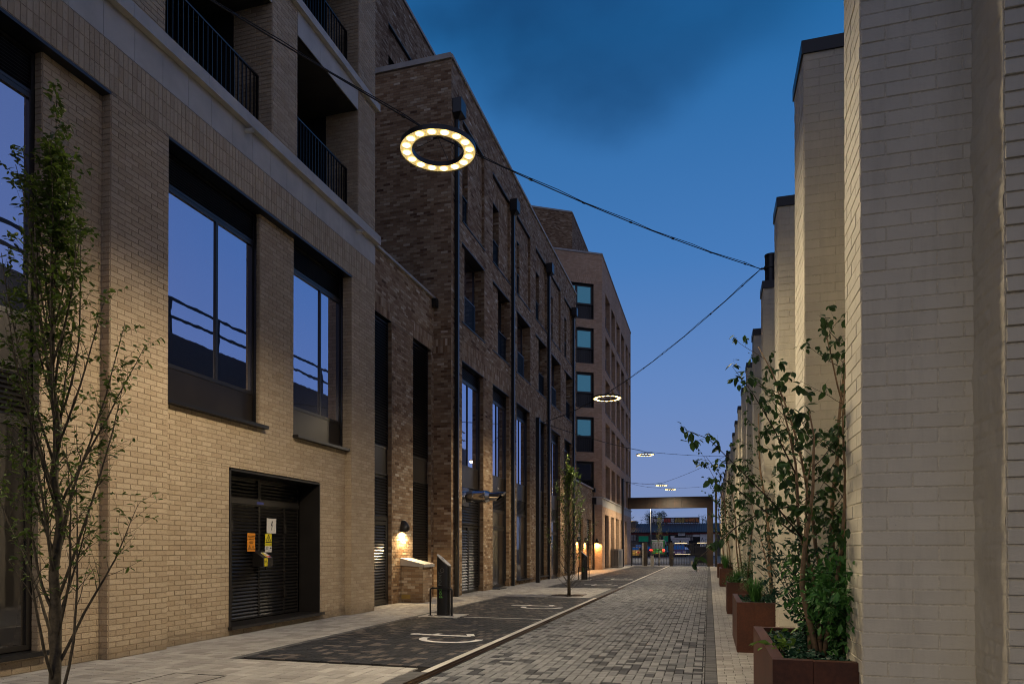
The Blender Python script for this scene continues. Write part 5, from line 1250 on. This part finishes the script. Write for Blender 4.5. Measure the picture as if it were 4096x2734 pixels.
MB().box(-5.98, -5.1, 13.46, 14.24, -.02, .006).obj('plinth', 'stone', None, (-5.5, 13.9, 0), kind='structure'); MB().box(-5.95, -5.3, 31.2, 32.0, -.02, .006).obj('plinth', 'stone', None, (-5.6, 31.6, 0), kind='structure')

# ------------------------------------------------------------------ rusty portal and gates
GY = 58.5
P_ = thing('portal', 'rusty steel portal beam and post spanning the end of the lane', 'portal', (0, GY, 0))
xs = [-6.62, -5.05, -2.2, .33]
for i, (a, b) in enumerate(zip(xs[:-1], xs[1:])): MB().box(a+.006, b-.006, GY-.25+(.006 if i == 1 else 0), GY+.25, 4.83, 5.76).obj('beam_plate', 'corten_dark', P_)
MB().box(-.15, .33, GY-.25, GY+.25, 0, 4.827).obj('post', 'corten_dark', P_)
m = MB()
for x in (-4.6, -4.2, -3.3, -2.75): m.box(x, x+.012, GY-.248, GY-.244, 4.84, 5.75)
m.obj('weld_seam', 'corten', P_)
def gate_post(label, x, w, d, h, mat, group='gate posts'):
    t = thing('gate_post', label, 'post', (x, GY, 0), group); MB().box(x-w/2, x+w/2, GY-d/2, GY+d/2, 0, h).obj('post', mat, t); MB().box(x-w/2-.01, x+w/2+.01, GY-d/2-.01, GY+d/2+.01, h, h+.03).obj('cap', 'dark_metal', t)
gate_post('slim dark gate post against the pale tower', -6.32, .09, .09, 1.98, 'black_metal'); gate_post('wide dark brown gate post with pale left edge', -5.15, .30, .2, 1.95, 'panel_metal'); gate_post('dark brown gate post between the two gates', -3.02, .26, .2, 1.95, 'panel_metal')
MB().box(-5.42, -5.305, GY-.1, GY+.1, 0, 1.95).obj('gate_post', 'grey_metal', None, (-5.36, GY, 0), label='pale grey strip post beside the wide brown gate post', cat='post', group='gate posts')
_bar = {}
def gate(label, x0, x1, z0=.08, z1=1.9, rail=(), kind='gate'):
    t = thing(kind, label, 'gate', ((x0+x1)/2, GY, 0), 'black vertical bar gates'); m = MB()
    m.box(x0, x1, GY-.02, GY+.02, z1-.04, z1); m.box(x0, x1, GY-.02, GY+.02, z0, z0+.05); m.box(x0, x0+.05, GY-.02, GY+.02, z0+.05, z1-.04); m.box(x1-.05, x1, GY-.02, GY+.02, z0+.05, z1-.04)
    for r in rail: m.box(x0+.05, x1-.05, GY-.021, GY+.021, r-.04, r+.04)
    m.obj('frame', 'black_metal', t); me = MB().box(-.015, .015, -.015, .015, z0+.05, z1-.04).mesh('bar', 'black_metal'); n = int((x1-x0)/.125)
    for i in range(1, n): link(bpy.data.objects.new('bar', me), t, (x0+(x1-x0)*i/n, GY, 0))
    return t
gate('narrow barred gate next to the tower', -6.24, -5.46); gate('fixed barred panel behind the grey cabinet', -4.98, -3.16); g1 = gate('barred vehicle gate leaf left of the meeting stile', -2.86, -1.42, rail=(1.0,)); g2 = gate('barred vehicle gate leaf against the rusty post', -1.38, -.18, rail=(1.0,))
MB().box(-2.75, -1.75, GY-.05, GY-.023, 1.905, 1.95).obj('pale_strip', 'strip_glow', g1); MB().box(-2.7, -1.5, GY-.05, GY-.024, .985, 1.01).obj('pale_strip', 'strip_glow', g1); MB().box(-.95, -.2, GY-.05, GY-.023, 1.905, 1.95).obj('pale_strip', 'strip_glow', g2)  # pale strips on the gates, not lights; a faint glow is added
MB().box(-1.44, -1.28, GY-.07, GY-.024, .1, .42).obj('lock_case', 'grey_metal', g1)
t = thing('feeder_cabinet', 'small grey steel cabinet on the paving in front of the gates', 'cabinet', (-4.55, 57.9, 0))
MB().box(-4.68, -4.553, 57.8, 58.05, 0, .86).obj('door_half', 'grey_metal', t); MB().box(-4.547, -4.42, 57.8, 58.05, 0, .86).obj('door_half', 'grey_metal', t); MB().box(-4.69, -4.41, 57.79, 58.06, .86, .88).obj('cabinet_top', 'grey_metal', t)
t = thing('bollard', 'slim timber coloured bollard beside the slim lime tree', 'bollard', (-4.15, 60.2, 0)); m = MB(); m.cyl((-4.15, 60.2, 0), (-4.15, 60.2, 1.15), .06, n=12); m.obj('shaft', 'stone', t); m = MB(); m.cyl((-4.15, 60.2, 1.15), (-4.15, 60.2, 1.19), .062, .03, n=12); m.obj('cap', 'dark_metal', t)

# ------------------------------------------------------------------ public street beyond the gates
GA = 112.0; gz = ROADZ(GA)
G = thing('garage', 'low motor workshop with grey corrugated roof, green doors and white sign boards', 'garage', (-7, GA, gz))
FG = FR((0, GA), (0, -1)); xl, xr = -17, 3
MB().box(xl, xr, GA+.03, GA+9, gz, 4.15).obj('wall', 'brick_old', G)
m = MB(); n = 220
v = [];
for j in range(2):
    for i in range(n+1): x = xl-.4+(xr-xl+.8)*i/n; v.append((x, GA-.5+j*6.8, (4.12 if not j else 5.72)+.035*math.sin(i*PI*.5)))
m.add(v, [(i, i+1, n+2+i, n+1+i) for i in range(n)]); m.obj('roof', 'roof_sheet', G)
for i in range(9):
    x = xl+2.2*i+.4; MB().box(x, x+1.1, GA+.3+(i % 3)*1.6, GA+2.2+(i % 3)*1.6, 4.4+(i % 3)*.36, 4.41+(i % 3)*.36) if 0 else None
plate(FG, G, 'fascia', 'garage_red', xl, xr, .0, .12, 3.75, 4.10); plate(FG, G, 'gutter', 'black_metal', xl, xr, .4, .52, 4.0, 4.10)
def gwin(a, b, c, d, nx, nz):
    o = plate(FG, G, 'window', 'door_green' if 0 else 'dark_metal', a, b, .0, .05, c, d)
    for i in range(nx):
        for j in range(nz): w, h = (b-a)/nx, (d-c)/nz; plate(FG, o, 'pane', 'dark_glass', a+i*w+.04, a+(i+1)*w-.04, .05, .058, c+j*h+.04, c+(j+1)*h-.04)
for a, b in ((-13.3, -11.3), (-9.1, -7.2), (-6.0+.4, -5.0), (-3.6, -2.4)): gwin(a, b, 2.75, 3.72, 4, 2)
for a, b, mt in ((-10.95, -9.4, 'door_green'), (-7.1, -6.3, 'door_green')):
    plate(FG, G, 'shutter_door', mt, a, b, .0, .07, 2.6, 3.5); plate(FG, G, 'door_head', 'garage_red', a, b, .0, .06, 3.5, 3.7); plate(FG, G, 'door_panel', 'board_dark', a, b, .0, .06, 1.9, 2.6); plate(FG, G, 'door_base', 'door_teal', a, b, .0, .06, gz, 1.9)
plate(FG, G, 'boarded_window', 'interior_cream' if 0 else 'magenta' if 0 else 'garage_white', -9.3, -7.3, .0, .06, 1.9, 2.7) if 0 else plate(FG, G, 'boarded_panel', 'board_dark', -9.3, -7.3, .0, .06, 1.2, 2.6)
plate(FG, G, 'dark_opening', 'dark_interior', -6.2, -.5, .0, .015, gz, 3.7); plate(FG, G, 'white_door', 'garage_white', -5.9, -5.3, .02, .07, 3.1, 3.5)
plate(FG, G, 'white_wall', 'garage_white', -1.35, .9, .0, .10, gz, 3.75); plate(FG, G, 'white_door', 'garage_white', -2.4, -1.4, .02, .07, 3.35, 3.7)
sg = thing('shop_sign', 'long white sign board lettered for a motor company on the workshop front', 'sign', (-4.6, GA-.2, 2.9))
plate(FG, sg, 'board', 'garage_white', -5.85, -2.85, .12, .18, 2.78, 3.22); text_part('lettering', 'NORTH BRIXTON MOTOR CO.', .27, 'garage_red', sg, face_matrix((-4.35, GA-.184, 3.0), (0, -1)), extrude=.003, xs=.80)
sg = thing('shop_sign', 'small white board hanging above the long sign on the workshop', 'sign', (-4.2, GA-.2, 3.4)); plate(FG, sg, 'board', 'garage_white', -4.75, -3.65, .14, .19, 3.5, 4.0); text_part('lettering', 'T N W', .3, 'grey_metal', sg, face_matrix((-4.2, GA-.194, 3.75), (0, -1)), extrude=.003)
sg = thing('poster_board', 'pair of white posters under the long sign on the workshop', 'poster', (-4.4, GA-.2, 2.2))
for a, b in ((-5.6, -4.5), (-4.3, -3.1)):
    plate(FG, sg, 'board', 'garage_white', a, b, .12, .16, 2.1, 2.72)
    for j in range(4): plate(FG, sg, 'lettering', 'board_dark', a+.12, b-.15-.2*(j % 2), .161, .164, 2.2+j*.12, 2.26+j*.12)
def ribbon_wall(m, fr, pts, w, d):
    pts = [Vector((p[0], p[1])) for p in pts]
    for p, q in zip(pts[:-1], pts[1:]):
        e = (q-p)
        if e.length < 1e-4: continue
        e.normalize(); n = Vector((-e.y, e.x))*w/2; m.add([at(fr, x.x, d, x.y) for x in (p-n, q-n, q+n, p+n)], [(0, 1, 2, 3)])
hb = thing('hoarding', 'long dark hoarding covered in colourful graffiti above the workshop roof', 'hoarding', (-5.5, GA+6.5, 6))
FH = FR((0, GA+6.4), (0, -1)); plate(FH, hb, 'board', 'board_dark', -9.85, -1.5, -.1, 0, 5.75, 6.75)
for i in range(7): plate(FH, hb, 'support', 'dark_metal', -9.6+i*1.33, -9.52+i*1.33, -.3, -.1, 4.2, 6.7)
r_ = random.Random(5)
for i, mt in enumerate(['graffiti_silver']*4+['graffiti_red']*2+['graffiti_silver']+['graffiti_ochre']*3+['graffiti_orange']*4):
    x = -9.6+i*.575; m = MB()
    for s_ in range(3):
        ph = r_.uniform(0, 6); a = r_.uniform(.12, .24); b = r_.uniform(.22, .40); ribbon_wall(m, FH, [(x+.25+a*math.cos(t_*.45+ph)+.06*math.sin(t_*1.3+ph), 6.25+b*math.sin(t_*.45*(1 if s_ else 2)+ph*.3)) for t_ in range(15)], .055, .006+.002*s_)
    m.obj('graffiti', mt, hb)
m = MB(); ribbon_wall(m, FG, [(-1.2, 2.6), (-1.0, 3.2), (-.8, 2.6), (-.9, 2.9), (-1.1, 2.9)], .06, .105); ribbon_wall(m, FG, [(-.6, 2.2), (-.6, 2.9), (-.2, 2.9), (-.25, 2.5), (-.6, 2.5)], .06, .105); ribbon_wall(m, FG, [(-1.2, 1.9), (-.9, 2.3), (-.6, 1.8), (-.3, 2.2), (.1, 1.8)], .06, .105); m.obj('graffiti', 'board_dark', G)
t = thing('brick_shed', 'old grey brick outbuilding left of the corrugated roof', 'building', (-12, GA+4, 0)); MB().box(-19, -11.75, GA+3, GA+7, 0, 5.95).obj('wall', 'brick_old', t); MB().box(-19.1, -11.65, GA+2.9, GA+7.1, 5.95, 6.1).obj('coping', 'coping_stone', t)
m = MB(); m.box(-12.8, -12.55, GA+2.7, GA+2.95, 6.3, 6.45); sl = thing('security_light', 'small yellow lit lamp above the grey brick outbuilding', 'lamp', (-12.7, GA+2.8, 6.1)); m.obj('lamp_head', 'street_sodium', sl); m = MB(); m.box(-12.7, -12.65, GA+2.85, GA+2.95, 6.1, 6.3); m.obj('bracket', 'dark_metal', sl)
def street_lamp(label, x, y, h, arm):
    t = thing('street_lamp', label, 'street lamp', (x, y, 0), 'street lamps beyond the gates'); m = MB(); P = [(x, y, ROADZ(y)), (x, y, h*.55), (x, y, h*.88)]+[(x-arm*(1-math.cos(a)), y, h*.88+h*.12*math.sin(a)) for a in (.5, 1.0, 1.5)]
    m.tube(P, [.09, .07, .055, .05, .045, .04], 8); m.obj('column', 'grey_metal', t); m = MB(); m.box(x-arm-.5, x-arm+.1, y-.12, y+.12, h-.06, h+.06); m.obj('lantern', 'grey_metal', t)
    MB().add([(x-arm-.45, y-.1, h-.065), (x-arm, y-.1, h-.065), (x-arm, y+.1, h-.065), (x-arm-.45, y+.1, h-.065)], [(3, 2, 1, 0)]).obj('lens', 'lamp_warm', t)
    L = bpy.data.lights.new('lamp_light', 'SPOT'); L.energy = 2600; L.color = (1, .86, .66); L.spot_size = rad(165); L.spot_blend = .5; L.shadow_soft_size = .1; o = bpy.data.objects.new('lamp_light', L); COL.objects.link(o); o.parent = t; o.location = Vector((x-arm-.2, y, h-.1))-wloc(t)
street_lamp('curved grey street lamp rising behind the gates', -6.9, 86, 7.0, .6)
t = thing('street_lamp', 'small mushroom topped lamp post in front of the far trees', 'street lamp', (-13.9, 125, 0), 'street lamps beyond the gates'); m = MB(); m.cyl((-13.9, 125, .4), (-13.9, 125, 9.2), .08, n=8); m.obj('column', 'grey_metal', t); m = MB(); m.cyl((-13.9, 125, 9.2), (-13.9, 125, 9.5), .55, .2, n=10); m.obj('lantern', 'grey_metal', t)
MB().box(-20, 4, 66.5, 66.9, -.02, .06).obj('kerb', 'stone', None, (-6, 66.7, 0), kind='structure')

def big_tree(label, pos, H, R, seed, n=2600, leaf=.22):
    rs = np.random.default_rng(seed); t = thing('broad_tree', label, 'tree', pos, 'trees behind the workshop'); x, y, z = pos; m = MB(); m.tube([(x, y, z), (x+.1, y, z+H*.3), (x, y+.1, z+H*.55)], [.3, .22, .12], 8); m.obj('trunk', 'bark', t)
    P = []; cl_ = [(rs.uniform(-.6, .6)*R, rs.uniform(-.6, .6)*R, H*rs.uniform(.45, .88), R*rs.uniform(.25, .45)) for _ in range(16)]
    m = MB()
    for c in cl_: m.tube([(x, y, z+H*.4), (x+c[0]*.6, y+c[1]*.6, z+c[2]*.8), (x+c[0], y+c[1], z+c[2])], [.1, .06, .02], 5)
    m.obj('limbs', 'bark', t)
    for c in cl_:
        k_ = n//16; v = rs.normal(0, 1, (k_, 3)); v /= np.linalg.norm(v, axis=1)[:, None]; v *= (rs.random(k_)**.45)[:, None]*c[3]*np.array([1.1, 1.1, .8]); P += list(v+np.array([x+c[0], y+c[1], z+c[2]]))
    leaves(t, P, leaf, 'far_leaf', rs, 0, .3, 1.3, name='crown')
big_tree('dark bushy tree behind the workshop, right of the mushroom lamp', (-10.2, 131, .4), 9.0, 3.0, 101); big_tree('second dark bushy tree behind the workshop, left of the mushroom lamp', (-14.0, 133, .4), 8.2, 2.6, 103, 1800); big_tree('dark tree at the tower corner beyond the street', (-15.6, 118, .4), 9.0, 2.6, 105, 1800); big_tree('dark tree hidden behind the rusty post over the roof', (-1.0, 122, .4), 7.2, 2.6, 107, 1800)

# ------------------------------------------------------------------ vehicles
def loft(m, secs, smooth=True):
    n = len(secs[0]); v = [p for s_ in secs for p in s_]; m.add(v, [(j*n+i, j*n+(i+1) % n, (j+1)*n+(i+1) % n, (j+1)*n+i) for j in range(len(secs)-1) for i in range(n)]+[tuple(range(n-1, -1, -1)), tuple(range((len(secs)-1)*n, len(secs)*n))], 0, smooth)
def car(name, label, x, y, paint, rz=0, L=4.3, Wd=1.75, H=1.45, boxy=False, face='rear', roof=None):
    z = ROADZ(y); t = thing(name, label, 'car' if not boxy else 'van', (x, y, z)); W2 = Wd/2; G_ = lambda px, py, pz: (px, py, pz)
    R_ = Matrix.Rotation(rz, 4, 'Z'); T_ = Matrix.Translation((x, y, z))
    def put(m, nm, mt):
        m.v = [tuple(T_ @ R_ @ Vector(p)) for p in m.v]; return m.obj(nm, mt, t, fix=True)
    def sec(yy, zb, zt, w):
        return [(-w, yy, zb), (-w*1.0, yy, (zb+zt)/2), (-w*.97, yy, zt-.06), (-w*.88, yy, zt), (w*.88, yy, zt), (w*.97, yy, zt-.06), (w, yy, (zb+zt)/2), (w, yy, zb)]
    # y=0 is the end that faces the camera
    m = MB(); bz = .95 if not boxy else 1.0
    if face == 'rear': prof = [(0, .38, bz-.12, .90), (.12, .25, bz, .97), (1.2, .2, bz+.02, 1.), (3.0, .2, bz, 1.), (L-.5, .22, bz-.18, .98), (L, .35, bz-.32, .86)]
    else: prof = [(0, .35, bz-.33, .86), (.3, .22, bz-.2, .97), (1.2, .2, bz-.05, 1.), (2.4, .2, bz, 1.), (L-.3, .22, bz, .98), (L, .38, bz-.1, .90)]
    loft(m, [sec(a, b, c, W2*d) for a, b, c, d in prof]); put(m, 'body', paint)
    c0, c1, c2, c3 = (.25, .95, 2.35, 3.15) if face == 'rear' else (.95, 1.75, 3.2, L-.2)
    if boxy: c0, c1, c2, c3 = .05, .25, 3.0, 3.9
    m = MB(); rw = .80 if not boxy else .93
    loft(m, [[(-W2*.93, a, bz-.02), (-W2*(.93 if a in (c0, c3) else rw), a, h), (W2*(.93 if a in (c0, c3) else rw), a, h), (W2*.93, a, bz-.02)] for a, h in ((c0, bz+.02), (c1, H-.02), ((c1+c2)/2, H), (c2, H-.03), (c3, bz+.02))]); put(m, 'cabin', roof or paint)
    def quad(P, nm, mt): mm = MB(); mm.add(P, [(0, 1, 2, 3)]); put(mm, nm, mt)
    k0, k1 = .12, .92; e = .012
    def on(a, s_): return (a[0]+(a[1]-a[0])*s_)
    ya, yb = on((c0, c1), k0)-e, on((c0, c1), k1)-e; za, zb = bz+.02+(H-.04-bz)*k0+e, bz+.02+(H-.04-bz)*k1+e
    quad([(-W2*.84, ya, za), (W2*.84, ya, za), (W2*.74, yb, zb), (-W2*.74, yb, zb)], 'rear_window' if face == 'rear' else 'windscreen', 'car_glass')
    for s_ in (-1, 1):
        quad([(s_*(W2*.92+e), c0+.45, bz+.06), (s_*(W2*.92+e), c3-.45, bz+.06), (s_*(W2*(rw+.02)+e), c2+.02, H-.10), (s_*(W2*(rw+.02)+e), c1+.02, H-.10)], 'side_window', 'car_glass')
        for yy in (.75, L-.85):
            m = MB(); m.cyl((s_*(W2-.2), yy, .31), (s_*(W2+.01), yy, .31), .31, n=16); put(m, 'wheel', 'tyre'); m = MB(); m.cyl((s_*(W2+.0), yy, .31), (s_*(W2+.02), yy, .31), .19, n=12); put(m, 'hubcap', 'grey_metal')
        m = MB(); m.box(s_*W2*.80-.12, s_*W2*.80+.12, -.015, .05, .62, .80); put(m, 'tail_lamp' if face == 'rear' else 'headlight', 'sign_red' if face == 'rear' else 'sign_white')
    m = MB(); m.box(-W2*.9, W2*.9, -.08, .12, .30, .50); put(m, 'bumper', paint if not boxy else 'dark_metal'); m = MB(); m.box(-.26, .26, -.09 if not boxy else -.1, -.081, .52, .63); put(m, 'number_plate', 'plate_yellow' if face == 'rear' else 'plate_white')
    return t
car('parked_car', 'gold saloon car seen from behind at the left of the street', -10.0, 94, 'car_gold', -.06)
car('parked_car', 'silver blue people carrier ahead of the gold saloon', -9.8, 101.5, 'car_silver', -.08, H=1.75, L=4.6)
car('parked_car', 'dark navy car parked beside the silver people carrier', -8.05, 103, 'car_navy', .2, H=1.5)
vn = car('van', 'bright green van with round red glowing rear lamps', -6.9, 97, 'car_green', -.02, L=4.6, Wd=2.0, H=2.35, boxy=True, roof='car_green')
vz = ROADZ(97); m = MB(); m.box(-7.75, -6.05, 97.2, 100, vz+2.35, vz+2.42); m.obj('roof_panel', 'garage_white', vn)
for s_ in (-.88, .86):
    m = MB(); n = 14; c = Vector((-6.9+s_, 96.88, vz+1.0)); m.tube([c+Vector((.13*math.cos(2*PI*i/n), 0, .10*math.sin(2*PI*i/n))) for i in range(n+1)], .035, 6); m.obj('ring_lamp_rear', 'tail_light', vn)
car('parked_car', 'dark plum people carrier with pale blue windscreen facing the gates', -4.05, 99, 'car_plum', .05, H=1.7, L=4.6, face='front', Wd=1.85)
car('parked_car', 'dark car parked between the green van and the plum people carrier', -5.4, 104, 'car_navy', -.5, face='front')
t = thing('timber_hut', 'dark timber box store standing behind the gate leaf', 'shed', (-1, 70, 0)); 
MB().box(-1.35, -.1, 70, 71.2, .05, 1.62).obj('panel', 'board_dark', t); MB().box(-1.4, -.05, 69.95, 71.25, 1.62, 1.68).obj('lid', 'grey_metal', t)
print('objects', len(bpy.data.objects), 'tris', sum(len(o.data.loop_triangles) if 0 else len(o.data.polygons) for o in bpy.data.objects if o.type == 'MESH')*2)
